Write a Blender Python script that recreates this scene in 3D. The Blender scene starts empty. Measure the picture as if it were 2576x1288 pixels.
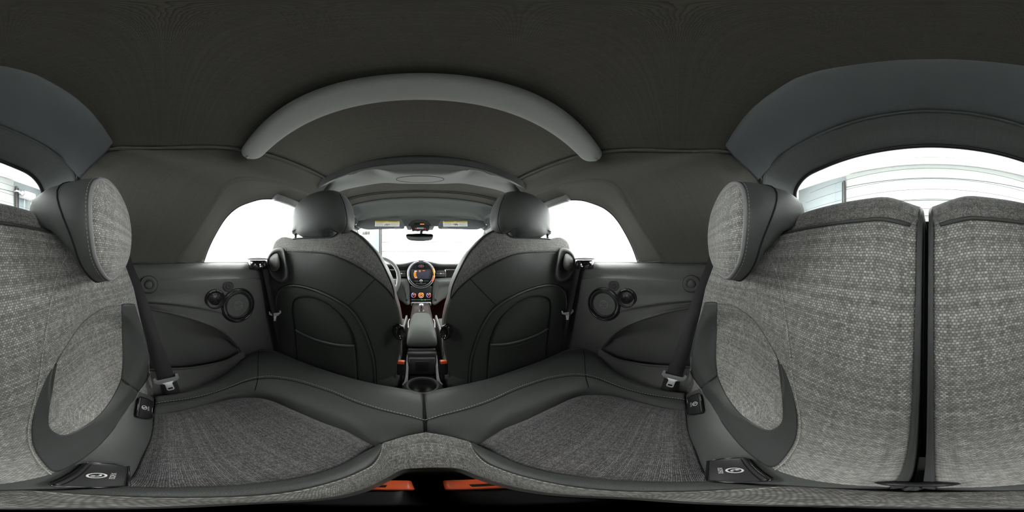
import bpy, bmesh, math, random
from mathutils import Vector, Matrix, Euler
random.seed(7)
SC = bpy.context.scene
COL = SC.collection
R = math.radians

# ------------------------------------------------------------------ camera, world, light, exposure
CAMX = -0.008                      # the lens sits 8 mm left of the car's centre plane
cam_d = bpy.data.cameras.new('camera'); cam = bpy.data.objects.new('camera', cam_d); COL.objects.link(cam)
cam_d.type = 'PANO'
try:
    cam_d.panorama_type = 'EQUIRECTANGULAR'
except Exception:
    cam_d.cycles.panorama_type = 'EQUIRECTANGULAR'
cam_d.clip_start = 0.005; cam_d.clip_end = 100
cam.location = (CAMX, 0, 0)
FX = 1057.0                        # photo column that looks straight ahead along +Y
cam.rotation_euler = (R(90), 0, -R((1288 - FX) * 360 / 2576))
SC.camera = cam
w = bpy.data.worlds.new('world'); SC.world = w; w.use_nodes = True
w.node_tree.nodes['Background'].inputs[0].default_value = (0.95, 0.98, 1.0, 1)
w.node_tree.nodes['Background'].inputs[1].default_value = 1.0
SC.view_settings.view_transform = 'Standard'; SC.view_settings.look = 'None'
SC.view_settings.exposure = 0.0; SC.view_settings.gamma = 1.0
SC.view_settings.use_curve_mapping = False
SC.cycles.max_bounces = 10; SC.cycles.diffuse_bounces = 6; SC.cycles.transparent_max_bounces = 12
SC.cycles.sample_clamp_indirect = 6.0; SC.cycles.caustics_reflective = False; SC.cycles.caustics_refractive = False
SC.cycles.blur_glossy = 0.5

def area(name, loc, rot, sx, sy, power, col=(1, 1, 1)):
    l = bpy.data.lights.new(name, 'AREA'); l.shape = 'RECTANGLE'; l.size = sx; l.size_y = sy; l.energy = power; l.color = col
    o = bpy.data.objects.new(name, l); o.location = loc; o.rotation_euler = rot; COL.objects.link(o); return o
# garage ceiling light fields, plus added fill panels standing in for bright side walls
LP = 1.0
area('garage_ceiling_light', (0, 2.3, 2.2), (0, 0, 0), 6, 1.6, 420 * LP, (1, .995, .98))
area('garage_ceiling_light', (0, -2.2, 2.2), (0, 0, 0), 6, 1.6, 190 * LP, (1, .995, .98))
area('garage_ceiling_light', (2.4, .3, 2.15), (0, R(25), 0), 1.6, 4.5, 300 * LP, (1, .995, .98))
area('garage_ceiling_light', (-2.4, .3, 2.15), (0, R(-25), 0), 1.6, 4.5, 300 * LP, (1, .995, .98))
area('wall_fill_panel', (3.85, .6, .35), (0, R(90), 0), 2.4, 7.5, 430 * LP, (.985, 1, 1))  # added emitter in front of the wall, fills the cabin from the side
area('wall_fill_panel', (-3.85, .6, .35), (0, R(-90), 0), 2.4, 7.5, 430 * LP, (.985, 1, 1))

# ------------------------------------------------------------------ pixel -> ray helpers
DEG = 360.0 / 2576
def ray(px, py):
    a = R((px - FX) * DEG); e = R((644 - py) * DEG)
    return Vector((math.sin(a) * math.cos(e), math.cos(a) * math.cos(e), math.sin(e)))
C0 = Vector((CAMX, 0, 0))
def PX(px, py, x): d = ray(px, py); return C0 + d * ((x - CAMX) / d.x)
def PY(px, py, y): d = ray(px, py); return C0 + d * (y / d.y)
def PZ(px, py, z): d = ray(px, py); return C0 + d * (z / d.z)
def PR(px, py, r): d = ray(px, py); return C0 + d * r
def hit(px, py, f, t0=.02, t1=1.6, st=.004):
    """first point of the view ray where f(P) becomes positive"""
    d = ray(px, py); t = t0; a = t0
    while t < t1:
        if f(C0 + d * t) > 0: break
        a = t; t += st
    b = t
    for _ in range(18):
        m = (a + b) / 2
        if f(C0 + d * m) > 0: b = m
        else: a = m
    return C0 + d * b
def sm(a, b, x):
    t = max(0, min(1, (x - a) / (b - a))); return t * t * (3 - 2 * t)
def lerp(a, b, t): return a + (b - a) * t
def mx(pts): return [Vector((-p.x, p.y, p.z)) for p in pts]

# ------------------------------------------------------------------ materials
MATS = {}
def newmat(name):
    m = bpy.data.materials.new(name); m.use_nodes = True
    return m, m.node_tree.nodes, m.node_tree.links, m.node_tree.nodes['Principled BSDF']
def plain(name, col, rough=.5, metal=0, emit=None, es=0, bump=0, scale=400, spec=.5, coat=0, sheen=0):
    if name in MATS: return MATS[name]
    m, N, L, b = newmat(name)
    b.inputs['Base Color'].default_value = (*col, 1); b.inputs['Roughness'].default_value = rough
    b.inputs['Metallic'].default_value = metal; b.inputs['Specular IOR Level'].default_value = spec
    b.inputs['Coat Weight'].default_value = coat; b.inputs['Sheen Weight'].default_value = sheen
    if emit: b.inputs['Emission Color'].default_value = (*emit, 1); b.inputs['Emission Strength'].default_value = es
    tc = N.new('ShaderNodeTexCoord')
    n2 = N.new('ShaderNodeTexNoise'); n2.inputs['Scale'].default_value = 6; n2.inputs['Detail'].default_value = 3
    L.new(tc.outputs['Object'], n2.inputs['Vector'])
    mp = N.new('ShaderNodeMapRange'); mp.inputs['To Min'].default_value = rough * .88; mp.inputs['To Max'].default_value = min(1, rough * 1.12)
    L.new(n2.outputs['Fac'], mp.inputs['Value']); L.new(mp.outputs['Result'], b.inputs['Roughness'])
    if bump:
        v = N.new('ShaderNodeTexVoronoi'); v.inputs['Scale'].default_value = scale; L.new(tc.outputs['Object'], v.inputs['Vector'])
        bp = N.new('ShaderNodeBump'); bp.inputs['Strength'].default_value = bump; bp.inputs['Distance'].default_value = .0006
        L.new(v.outputs['Distance'], bp.inputs['Height']); L.new(bp.outputs['Normal'], b.inputs['Normal'])
    MATS[name] = m; return m
def math_(N, L, op, a, b=None, c=None):
    n = N.new('ShaderNodeMath'); n.operation = op
    for k, v in enumerate((a, b, c)):
        if v is None: continue
        if isinstance(v, (int, float)): n.inputs[k].default_value = v
        else: L.new(v, n.inputs[k])
    return n.outputs[0]
def weave(name, dark, mid, light, pitch=.0030, bump=.8, fleck=.5, rough=.9, dist=.0008, sheen=.25):
    """woven cloth: over/under threads with per-thread colour flecks, in the UV map's metres"""
    m, N, L, b = newmat(name)
    uv = N.new('ShaderNodeUVMap'); uv.uv_map = 'UVMap'
    nz = N.new('ShaderNodeTexNoise'); nz.inputs['Scale'].default_value = 90; nz.inputs['Detail'].default_value = 2
    L.new(uv.outputs[0], nz.inputs['Vector'])
    sep = N.new('ShaderNodeSeparateXYZ'); L.new(uv.outputs[0], sep.inputs[0])
    wob = math_(N, L, 'MULTIPLY', math_(N, L, 'SUBTRACT', nz.outputs['Fac'], .5), .0030)
    u = math_(N, L, 'MULTIPLY', math_(N, L, 'ADD', sep.outputs[0], wob), 1 / pitch)
    v = math_(N, L, 'MULTIPLY', math_(N, L, 'ADD', sep.outputs[1], wob), 1 / (pitch * .80))
    fv = math_(N, L, 'FLOOR', v)
    u2 = math_(N, L, 'ADD', u, math_(N, L, 'MULTIPLY', math_(N, L, 'MODULO', fv, 2), .5))
    fu = math_(N, L, 'FLOOR', u2)
    su = math_(N, L, 'ABSOLUTE', math_(N, L, 'SINE', math_(N, L, 'MULTIPLY', u2, math.pi)))
    sv = math_(N, L, 'ABSOLUTE', math_(N, L, 'SINE', math_(N, L, 'MULTIPLY', v, math.pi)))
    cb = N.new('ShaderNodeCombineXYZ'); L.new(fu, cb.inputs[0]); L.new(fv, cb.inputs[1])
    wn = N.new('ShaderNodeTexWhiteNoise'); wn.noise_dimensions = '2D'; L.new(cb.outputs[0], wn.inputs['Vector'])
    h = math_(N, L, 'MULTIPLY', math_(N, L, 'POWER', math_(N, L, 'MULTIPLY', su, sv), .75), math_(N, L, 'ADD', math_(N, L, 'MULTIPLY', wn.outputs['Value'], .40), .72))
    # long threads: one value per warp and per weft thread
    w1 = N.new('ShaderNodeTexWhiteNoise'); w1.noise_dimensions = '1D'; L.new(fu, w1.inputs['W'])
    w2 = N.new('ShaderNodeTexWhiteNoise'); w2.noise_dimensions = '1D'; L.new(fv, w2.inputs['W'])
    st = N.new('ShaderNodeMapping'); st.inputs['Scale'].default_value = (150, 14, 1); L.new(uv.outputs[0], st.inputs[0])
    s1 = N.new('ShaderNodeTexNoise'); s1.inputs['Scale'].default_value = 4; s1.inputs['Detail'].default_value = 4; L.new(st.outputs[0], s1.inputs['Vector'])
    st2 = N.new('ShaderNodeMapping'); st2.inputs['Scale'].default_value = (14, 150, 1); L.new(uv.outputs[0], st2.inputs[0])
    s2 = N.new('ShaderNodeTexNoise'); s2.inputs['Scale'].default_value = 4; s2.inputs['Detail'].default_value = 4; L.new(st2.outputs[0], s2.inputs['Vector'])
    thr = math_(N, L, 'ADD', math_(N, L, 'MULTIPLY', w1.outputs['Value'], .14), math_(N, L, 'MULTIPLY', w2.outputs['Value'], .26))
    lng = math_(N, L, 'ADD', math_(N, L, 'MULTIPLY', s1.outputs['Fac'], .42), math_(N, L, 'MULTIPLY', s2.outputs['Fac'], .28))
    t = math_(N, L, 'ADD', math_(N, L, 'ADD', thr, lng), math_(N, L, 'MULTIPLY', math_(N, L, 'SUBTRACT', wn.outputs['Value'], .5), fleck))
    t = math_(N, L, 'MULTIPLY', math_(N, L, 'ADD', t, .05), math_(N, L, 'ADD', math_(N, L, 'MULTIPLY', h, .75), .36))
    rp = N.new('ShaderNodeValToRGB'); e = rp.color_ramp.elements
    e[0].position = .05; e[0].color = (*dark, 1); e[1].position = .9; e[1].color = (*light, 1)
    k = e.new(.45); k.color = (*mid, 1)
    L.new(t, rp.inputs[0]); L.new(rp.outputs[0], b.inputs['Base Color'])
    b.inputs['Roughness'].default_value = rough; b.inputs['Specular IOR Level'].default_value = .2
    b.inputs['Sheen Weight'].default_value = sheen
    bp = N.new('ShaderNodeBump'); bp.inputs['Strength'].default_value = bump; bp.inputs['Distance'].default_value = dist
    L.new(h, bp.inputs['Height']); L.new(bp.outputs['Normal'], b.inputs['Normal'])
    return m
def glass(name, tint=(.97, 1, .99), refl=1.0):
    m, N, L, b = newmat(name); N.remove(b); out = N['Material Output']
    t = N.new('ShaderNodeBsdfTransparent'); t.inputs[0].default_value = (*tint, 1)
    g = N.new('ShaderNodeBsdfGlossy'); g.inputs['Roughness'].default_value = .02
    f = N.new('ShaderNodeFresnel'); f.inputs[0].default_value = 1.4
    mm = N.new('ShaderNodeMixShader')
    L.new(math_(N, L, 'MULTIPLY', f.outputs[0], .6 * refl), mm.inputs[0]); L.new(t.outputs[0], mm.inputs[1]); L.new(g.outputs[0], mm.inputs[2])
    L.new(mm.outputs[0], out.inputs[0]); return m

LEATHER = plain('leather', (.076, .080, .078), .45, bump=.25, scale=900, spec=.35)
LEATHER_D = plain('leather_dark', (.074, .079, .075), .5, bump=.25, scale=900, spec=.35)
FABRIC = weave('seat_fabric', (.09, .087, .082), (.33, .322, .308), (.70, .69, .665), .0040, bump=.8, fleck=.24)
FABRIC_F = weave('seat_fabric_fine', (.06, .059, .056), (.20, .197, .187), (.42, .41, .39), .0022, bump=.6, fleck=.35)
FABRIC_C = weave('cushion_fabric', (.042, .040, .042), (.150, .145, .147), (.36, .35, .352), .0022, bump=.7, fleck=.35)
LINER = weave('roof_lining', (.062, .060, .053), (.098, .094, .083), (.125, .120, .106), .0016, bump=.5, fleck=.12, rough=.95, dist=.0003, sheen=.1)
LINER_S = weave('side_lining', (.080, .078, .071), (.11, .107, .098), (.13, .126, .116), .0012, bump=.3, fleck=.08, rough=.95, dist=.0002, sheen=.1)
LINER_R = weave('rear_lining', (.09, .096, .094), (.135, .145, .142), (.165, .175, .172), .0014, bump=.3, fleck=.1, rough=.95, dist=.0002, sheen=.1)
BOWM = plain('bow_plastic', (.30, .31, .305), .62, bump=.5, scale=1400, spec=.3)
BOWD = plain('bow_dark_plastic', (.07, .072, .075), .6, bump=.4, scale=1200)
BOWP = plain('bow_padding', (.15, .165, .17), .85, bump=.6, scale=900, spec=.2)
TRIM = plain('trim_plastic', (.115, .117, .112), .48, bump=.8, scale=700, spec=.45)
TRIMD = plain('trim_dark', (.05, .05, .05), .6, bump=.5, scale=900)
HEADER = plain('header_lining', (.15, .16, .157), .9, bump=.4, scale=1500, spec=.2)
VISOR = plain('visor_cloth', (.15, .16, .168), .85, bump=.5, scale=1500, spec=.2)
BLACK = plain('black_plastic', (.02, .02, .021), .4)
GLOSS = plain('gloss_black', (.012, .012, .013), .12, spec=.6, coat=.6)
SEAM = plain('seam_black', (.006, .006, .006), .9)
THREAD = plain('thread', (.55, .54, .5), .8)
THREADG = plain('thread_grey', (.30, .30, .29), .8)
CHROME = plain('chrome', (.8, .8, .82), .15, metal=1)
SATIN = plain('satin_metal', (.55, .56, .57), .35, metal=1)
GREYP = plain('grey_plastic', (.28, .28, .285), .5)
WEB = plain('belt_webbing', (.028, .028, .028), .75, bump=1, scale=1100)
ORANGE = plain('orange_button', (.95, .14, .04), .4, emit=(1, .12, .03), es=.0)
RED = plain('red_emblem', (.8, .02, .02), .5, emit=(1, .03, .03), es=1.0)
WHITE = plain('white_print', (.85, .85, .83), .6)
WALLW = plain('white_wall', (.82, .83, .83), .7)
DOORW = plain('door_white', (.80, .81, .79), .55)
CARPET = plain('carpet', (.018, .017, .017), .95, bump=1, scale=900)
LEDO = plain('led_orange', (.9, .2, .03), .5, emit=(1, .22, .03), es=2.2)
LEDW = plain('led_white', (.9, .85, .9), .4, emit=(.75, .68, 1), es=.55)
LEDR = plain('led_red', (.9, .05, .02), .5, emit=(1, .06, .03), es=1.6)
LEDG = plain('led_green', (.05, .7, .1), .5, emit=(.1, 1, .2), es=1.5)
LEDB = plain('led_blue', (.15, .15, .9), .5, emit=(.25, .25, 1), es=1.2)
SCREEN = plain('screen', (.03, .03, .045), .2, emit=(.10, .10, .15), es=.25)
GLASS = glass('window_glass', (.98, 1, .99), .35)
MIRROR = plain('mirror', (.5, .53, .53), .03, metal=1)
YELLOW = plain('yellow_print', (.85, .62, .02), .6)
FLOORG = plain('garage_floor', (.62, .62, .60), .6)

# ------------------------------------------------------------------ object helpers
def tag(o, label=None, cat=None, group=None, kind=None):
    if label: o['label'] = label
    if cat: o['category'] = cat
    if group: o['group'] = group
    if kind: o['kind'] = kind
    return o
def thing(name, label, cat, loc=(0, 0, 0), group=None):
    o = bpy.data.objects.new(name, None); COL.objects.link(o); o.location = loc; o.empty_display_size = .05
    return tag(o, label, cat, group)
def link(name, bm, mat, parent=None, smooth=True, label=None, kind=None, mats=None):
    me = bpy.data.meshes.new(name)
    bm.normal_update(); bm.to_mesh(me); bm.free()
    for m in (mats or [mat]): me.materials.append(m)
    if smooth:
        for p in me.polygons: p.use_smooth = True
    o = bpy.data.objects.new(name, me); COL.objects.link(o)
    if parent is not None:
        o.parent = parent
        base = Vector((0, 0, 0)); q = parent
        while q is not None: base += q.location; q = q.parent
        me.transform(Matrix.Translation(-base))
    if label: o['label'] = label
    if kind: o['kind'] = kind
    return o
def cat1(P, i, t, closed=False):
    n = len(P)
    g = (lambda k: P[k % n]) if closed else (lambda k: P[max(0, min(n - 1, k))] if 0 <= k < n else (P[0] * 2 - P[1] if k < 0 else P[-1] * 2 - P[-2]))
    a, b, c, d = g(i - 1), g(i), g(i + 1), g(i + 2)
    return .5 * ((2 * b) + (c - a) * t + (2 * a - 5 * b + 4 * c - d) * t * t + (3 * b - a - 3 * c + d) * t ** 3)
def resample(P, n, closed=False, smooth=True):
    P = [Vector(p) for p in P]
    m = len(P) if closed else len(P) - 1
    dense = []
    K = 8
    for i in range(m):
        for k in range(K):
            t = k / K
            dense.append(cat1(P, i, t, closed) if smooth else P[i].lerp(P[(i + 1) % len(P)], t))
    dense.append(P[0].copy() if closed else P[-1].copy())
    s = [0]
    for a, b in zip(dense, dense[1:]): s.append(s[-1] + (b - a).length)
    T = s[-1] or 1; out = []; j = 0
    cnt = n if closed else n - 1
    for k in range(n):
        d = T * k / cnt
        while j < len(s) - 2 and s[j + 1] < d: j += 1
        seg = s[j + 1] - s[j]
        out.append(dense[j].lerp(dense[j + 1], (d - s[j]) / seg if seg > 1e-9 else 0))
    return out
def grid_bm(G, closed_u=False, face=None, bm=None, uvscale=1):
    """G: rows of equal length; UVs in metres; face: a point the normals look at"""
    bm = bm or bmesh.new(); uvl = bm.loops.layers.uv.get('UVMap') or bm.loops.layers.uv.new('UVMap')
    V = [[bm.verts.new(p) for p in r] for r in G]
    nv, nu = len(G), len(G[0])
    mid = G[nv // 2]; us = [0]
    for k in range(nu): us.append(us[-1] + (mid[(k + 1) % nu] - mid[k]).length)
    vs = [0]; c = nu // 2
    for k in range(nv - 1): vs.append(vs[-1] + (G[k + 1][c] - G[k][c]).length)
    F = []
    for j in range(nv - 1):
        for i in range(nu if closed_u else nu - 1):
            i2 = (i + 1) % nu
            try: f = bm.faces.new((V[j][i], V[j][i2], V[j + 1][i2], V[j + 1][i]))
            except ValueError: continue
            for l, (a, b2) in zip(f.loops, ((i, j), (i + 1, j), (i + 1, j + 1), (i, j + 1))): l[uvl].uv = (us[a] * uvscale, vs[b2] * uvscale)
            F.append(f)
    if face is not None:
        bm.normal_update(); s = 0
        for f in F[::max(1, len(F) // 60)]: s += (face - f.calc_center_median()).dot(f.normal) * f.calc_area()
        if s < 0: bmesh.ops.reverse_faces(bm, faces=F)
    return bm
def loft_pts(rows, nu, nv, closed_u=False, smooth_v=True, smooth_u=True):
    RR = [resample(r, nu, closed_u, smooth_u) for r in rows]
    if nv == len(rows): return RR
    m = len(RR) - 1; G = []
    for k in range(nv):
        x = k * m / (nv - 1); i = min(int(x), m - 1); t = x - i
        G.append([(cat1([RR[q][c] for q in range(len(RR))], i, t) if smooth_v else RR[i][c].lerp(RR[i + 1][c], t)) for c in range(nu)])
    return G
def sheet(name, rows, mat, parent=None, nu=40, nv=20, face=C0, thick=.006, mir=False, smooth_v=True, smooth_u=True, **kw):
    """curved panel through the control rows, thickened away from the cabin"""
    if mir: rows = [mx(r) for r in rows]
    bm = grid_bm(loft_pts(rows, nu, nv, False, smooth_v, smooth_u), False, face)
    o = link(name, bm, mat, parent, **kw)
    if thick:
        s = o.modifiers.new('thickness', 'SOLIDIFY'); s.thickness = thick; s.offset = -1
    return o
def ringloft(name, rings, mat, parent=None, nu=40, cap=(True, True), res=True, **kw):
    G = [resample(r, nu, True) for r in rings] if res else rings
    bm = grid_bm(G, True)
    bm.verts.ensure_lookup_table()
    n = len(G[0])
    for k, j in ((0, 0), (1, len(G) - 1)):
        if cap[k]:
            c = sum((p for p in G[j]), Vector()) / n; cv = bm.verts.new(c); bm.verts.ensure_lookup_table()
            for i in range(n): bm.faces.new((bm.verts[j * n + i], bm.verts[j * n + (i + 1) % n], cv))
            bm.verts.ensure_lookup_table()
    bmesh.ops.recalc_face_normals(bm, faces=bm.faces)
    return link(name, bm, mat, parent, **kw)
def tube_bm(P, r, n=8, bm=None, closed=False, flat=1.0, up=None):
    bm = bm or bmesh.new(); P = [Vector(p) for p in P]; m = len(P); rings = []
    ref = None
    for i, p in enumerate(P):
        a = P[(i - 1) % m] if (closed or i > 0) else p; b = P[(i + 1) % m] if (closed or i < m - 1) else p
        d = (b - a).normalized()
        if ref is None: ref = up or (Vector((0, 0, 1)) if abs(d.z) < .9 else Vector((1, 0, 0)))
        s = d.cross(ref)
        if s.length < 1e-6: s = d.cross(Vector((0, 1, .1)))
        s.normalize(); u = s.cross(d).normalized()
        if up is None: ref = u
        rr = r[i] if isinstance(r, (list, tuple)) else r
        rings.append([bm.verts.new(p + s * math.cos(2 * math.pi * k / n) * rr + u * math.sin(2 * math.pi * k / n) * rr * flat) for k in range(n)])
    for i in range(m if closed else m - 1):
        A, B = rings[i], rings[(i + 1) % m]
        for k in range(n): bm.faces.new((A[k], A[(k + 1) % n], B[(k + 1) % n], B[k]))
    if not closed:
        bm.faces.new(rings[0][::-1]); bm.faces.new(rings[-1])
    return bm
def tube(name, P, r, mat, parent=None, n=8, closed=False, flat=1.0, up=None, res=0, **kw):
    if res: P = resample(P, res, closed)
    bm = tube_bm(P, r, n, None, closed, flat, up); bmesh.ops.recalc_face_normals(bm, faces=bm.faces)
    return link(name, bm, mat, parent, **kw)
def toward(P, d):
    return [p + (C0 - p).normalized() * d for p in P]
def stitches(name, P, parent, mat=THREAD, pitch=.0065, ln=.0042, r=.0007, off=.0025):
    Lg = sum((b - a).length for a, b in zip(P, P[1:])); n = max(4, int(Lg / pitch))
    Q = toward(resample(P, n * 2, False), off); bm = bmesh.new()
    for i in range(0, len(Q) - 1, 2):
        a, b = Q[i], Q[i + 1]; d = (b - a).normalized(); c = (a + b) / 2
        tube_bm([c - d * ln / 2, c - d * ln * .2, c + d * ln * .2, c + d * ln / 2], [r * .5, r, r, r * .5], 5, bm)
    return link(name, bm, mat, parent, kind='stuff')
def box_bm(sx, sy, sz, M=Matrix.Identity(4), bev=.0, bm=None, seg=2):
    b2 = bmesh.new(); bmesh.ops.create_cube(b2, size=1)
    bmesh.ops.scale(b2, vec=(sx, sy, sz), verts=b2.verts)
    if bev: bmesh.ops.bevel(b2, geom=b2.edges[:], offset=bev, segments=seg, affect='EDGES', profile=.5)
    b2.transform(M)
    if bm is None: return b2
    me = bpy.data.meshes.new('t'); b2.to_mesh(me); b2.free(); bm.from_mesh(me); bpy.data.meshes.remove(me); return bm
def T(x, y, z, rx=0, ry=0, rz=0): return Matrix.Translation((x, y, z)) @ Euler((R(rx), R(ry), R(rz))).to_matrix().to_4x4()
def box(name, sx, sy, sz, M, mat, parent=None, bev=.002, **kw):
    return link(name, box_bm(sx, sy, sz, M, min(bev, sx * .45, sy * .45, sz * .45)), mat, parent, **kw)
def frame(c, nrm, up=Vector((0, 0, 1))):
    """matrix whose local +Z is nrm and local Y is near up"""
    z = nrm.normalized(); x = up.cross(z)
    if x.length < 1e-5: x = Vector((1, 0, 0))
    x.normalize(); y = z.cross(x)
    M = Matrix((x, y, z)).transposed().to_4x4(); M.translation = c; return M
def lathe(name, prof, M, mat, parent=None, n=40, sx=1, sy=1, **kw):
    """prof: (radius, height) pairs about local Z"""
    bm = bmesh.new(); rings = []
    for r, h in prof:
        if r < 1e-6: rings.append([bm.verts.new((0, 0, h))])
        else: rings.append([bm.verts.new((r * sx * math.cos(2 * math.pi * k / n), r * sy * math.sin(2 * math.pi * k / n), h)) for k in range(n)])
    for A, B in zip(rings, rings[1:]):
        for k in range(n):
            a = [A[k % len(A)], A[(k + 1) % len(A)], B[(k + 1) % len(B)], B[k % len(B)]]
            a = list(dict.fromkeys(a))
            if len(a) > 2:
                try: bm.faces.new(a)
                except ValueError: pass
    bmesh.ops.recalc_face_normals(bm, faces=bm.faces); bm.transform(M)
    return link(name, bm, mat, parent, **kw)
def prism(name, pts2, depth, M, mat, parent=None, bev=0, **kw):
    """outline pts2 in local XY extruded along local Z from 0 to depth"""
    bm = bmesh.new(); vs = [bm.verts.new((x, y, 0)) for x, y in pts2]; f = bm.faces.new(vs)
    r = bmesh.ops.extrude_face_region(bm, geom=[f]); up = [v for v in r['geom'] if isinstance(v, bmesh.types.BMVert)]
    bmesh.ops.translate(bm, vec=(0, 0, depth), verts=up)
    bmesh.ops.recalc_face_normals(bm, faces=bm.faces)
    if bev:
        tz = [e for e in bm.edges if all(v in up for v in e.verts)]
        bmesh.ops.bevel(bm, geom=tz, offset=bev, segments=3, affect='EDGES', profile=.5)
    bm.transform(M); return link(name, bm, mat, parent, **kw)
def text(name, s, size, M, mat, parent):
    cu = bpy.data.curves.new(name, 'FONT'); cu.body = s; cu.size = size; cu.align_x = 'CENTER'; cu.align_y = 'CENTER'; cu.extrude = size * .02
    o = bpy.data.objects.new('tmp_text', cu); COL.objects.link(o)
    dg = bpy.context.evaluated_depsgraph_get(); me = bpy.data.meshes.new_from_object(o.evaluated_get(dg))
    bpy.data.objects.remove(o); bm = bmesh.new(); bm.from_mesh(me); bpy.data.meshes.remove(me); bm.transform(M)
    return link(name, bm, mat, parent, smooth=False)

# ------------------------------------------------------------------ THE GARAGE AROUND THE CAR
def struct(o, label=None): o['kind'] = 'structure'; return tag(o, label)
GZ = -.97
struct(box('garage_floor', 9, 10, .1, T(0, 0, GZ - .05), FLOORG), 'pale grey garage floor the car stands on')
struct(box('garage_ceiling', 9, 10, .1, T(0, 0, 2.35), WALLW), 'white garage ceiling above the car')
struct(box('garage_wall', .1, 10, 3.3, T(4.0, 0, .68), WALLW), 'white garage wall beyond the passenger side')
struct(box('garage_wall', .1, 10, 3.3, T(-4.0, 0, .68), WALLW), 'white garage wall beyond the driver side')
DGREY = plain('rail_black', (.02, .02, .02), .6)
POST = plain('post_blue_grey', (.10, .118, .126), .6)
def garage_door(name, y, x0, x1, seams, ztop, label, matl):
    d = bpy.data.objects.new(name, None); COL.objects.link(d); d.location = (0, y, GZ); d['kind'] = 'structure'; d['label'] = label
    z = GZ; zs = list(seams) + [ztop]
    for k, zz in enumerate(zs):
        box('door_panel', x1 - x0, .04, zz - z - .018, T((x0 + x1) / 2, y, (z + zz) / 2), matl, d, .006)
        z = zz
    box('door_joint_backing', x1 - x0, .02, ztop - GZ, T((x0 + x1) / 2, y + (.03 if y > 0 else -.03), (GZ + ztop) / 2), GREYP, d, .001)
    return d
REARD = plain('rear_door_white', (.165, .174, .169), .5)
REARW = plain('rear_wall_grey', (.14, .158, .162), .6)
garage_door('door_1', 3.6, -.86, 2.9, (-.45, .10, .31 + .0, .95, 1.5), 2.2, 'white sectional garage door ahead of the windscreen', DOORW)
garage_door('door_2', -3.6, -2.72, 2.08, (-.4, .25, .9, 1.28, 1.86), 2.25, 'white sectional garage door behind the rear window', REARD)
o = struct(box('garage_wall', 9, .1, 3.3, T(0, 3.75, .68), WALLW), 'white garage wall around the front door')
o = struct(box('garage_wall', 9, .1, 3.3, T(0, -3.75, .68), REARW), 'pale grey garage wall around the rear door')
dj = struct(box('trim_1', .035, .05, 3.1, T(-.885, 3.56, .6), DGREY), 'dark vertical guide rail of the front garage door')
struct(box('trim_2', .04, .06, 3.1, T(2.12, -3.55, .5), DGREY), 'dark vertical door rail behind the car')
struct(box('trim_3', .06, .06, 3.1, T(-2.78, -3.55, .5), DGREY), 'black vertical door rail behind the car beside the cables')
struct(box('trim_4', .28, .06, 3.1, T(-1.06, 3.58, .6), POST), 'blue-grey door post left of the front garage door')
struct(box('trim_5', .32, .08, 3.1, T(-3.05, -3.6, .5), POST), 'grey steel post beside the rear garage door')
struct(box('trim_6', .22, .08, 3.1, T(2.30, -3.6, .5), POST), 'grey steel post at the other end of the rear garage door')
t = thing('door_operator', 'grey boxy garage door motor high on the wall behind the car', 'door motor', (-2.95, -3.3, 1.65))
box('motor_housing', .40, .26, .16, T(-3.02, -3.35, 1.74), GREYP, t, .02)
box('mounting_bracket', .5, .1, .05, T(-2.95, -3.5, 1.86), SATIN, t, .005)
lathe('drive_drum', [(0, 0), (.07, 0), (.07, .05), (.03, .06), (.03, .12), (0, .12)], T(-2.8, -3.3, 1.75, 0, 90, 0), SATIN, t, 20)
for k, x in enumerate((-3.0, -3.25)):
    pts = [Vector((x, -3.45, 1.68)), Vector((x + .02, -3.45, 1.2)), Vector((x - .02, -3.45, .8)), Vector((x + .01, -3.45, .2)), Vector((x, -3.48, -.5))]
    c = tube('hanging_cable', pts, .012, GREYP, None, 6, res=20)
    tag(c, ['thin grey cable hanging below the door motor, nearer the door', 'thin grey cable hanging from the door motor, farther from the door'][k], 'cable', 'cables below the door motor')
t = thing('wall_bracket', 'pale metal door closer arm on the white wall past the driver window', 'bracket', (-3.76, 2.6, 1.3))
box('track', .03, 1.0, .08, T(-3.76, 2.75, 1.36), WALLW, t, .006)
box('arm', .05, .7, .04, T(-3.74, 2.9, 1.24, -4), GREYP, t, .006)
box('motor_body', .08, .5, .1, T(-3.74, 3.2, 1.10, -3), WALLW, t, .02)

# ------------------------------------------------------------------ ROOF LINING
def fold(y):   # half width of the roof lining's flat part
    K = [(-.16, .395), (-.05, .415), (.02, .418), (.2, .375), (.26, .366), (.52, .345), (1, .345)]
    for (a, b), (c, d) in zip(K, K[1:]):
        if y <= c: return lerp(b, d, max(0, (y - a) / (c - a)))
    return K[-1][1]
def zc(y): return .378 if y < .2 else lerp(.378, .362, min(1, (y - .2) / .32))
def roofpt(t, y, dz=0):
    x = t * fold(y); return Vector((x, y, zc(y) - (zc(y) - .32) * abs(t) ** 2.2 + dz))
rows = []
for k in range(22):
    y = -.165 + k * (.545 + .165) / 21
    rows.append([roofpt(t, y) for t in [(-1 + 2 * i / 16) for i in range(17)]])
ceiling = sheet('ceiling', rows, LINER, None, 60, 60, thick=.008, label='dark woven soft-top roof lining', kind='structure')
# seam roll along each edge
for s in (1, -1):
    P = [roofpt(s, y, -.002) for y in (-.15, -.05, .05, .15, .25, .35, .45, .53)]
    tube('seam_roll', P, .0042, LINER_S, ceiling, 8, res=40)

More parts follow.
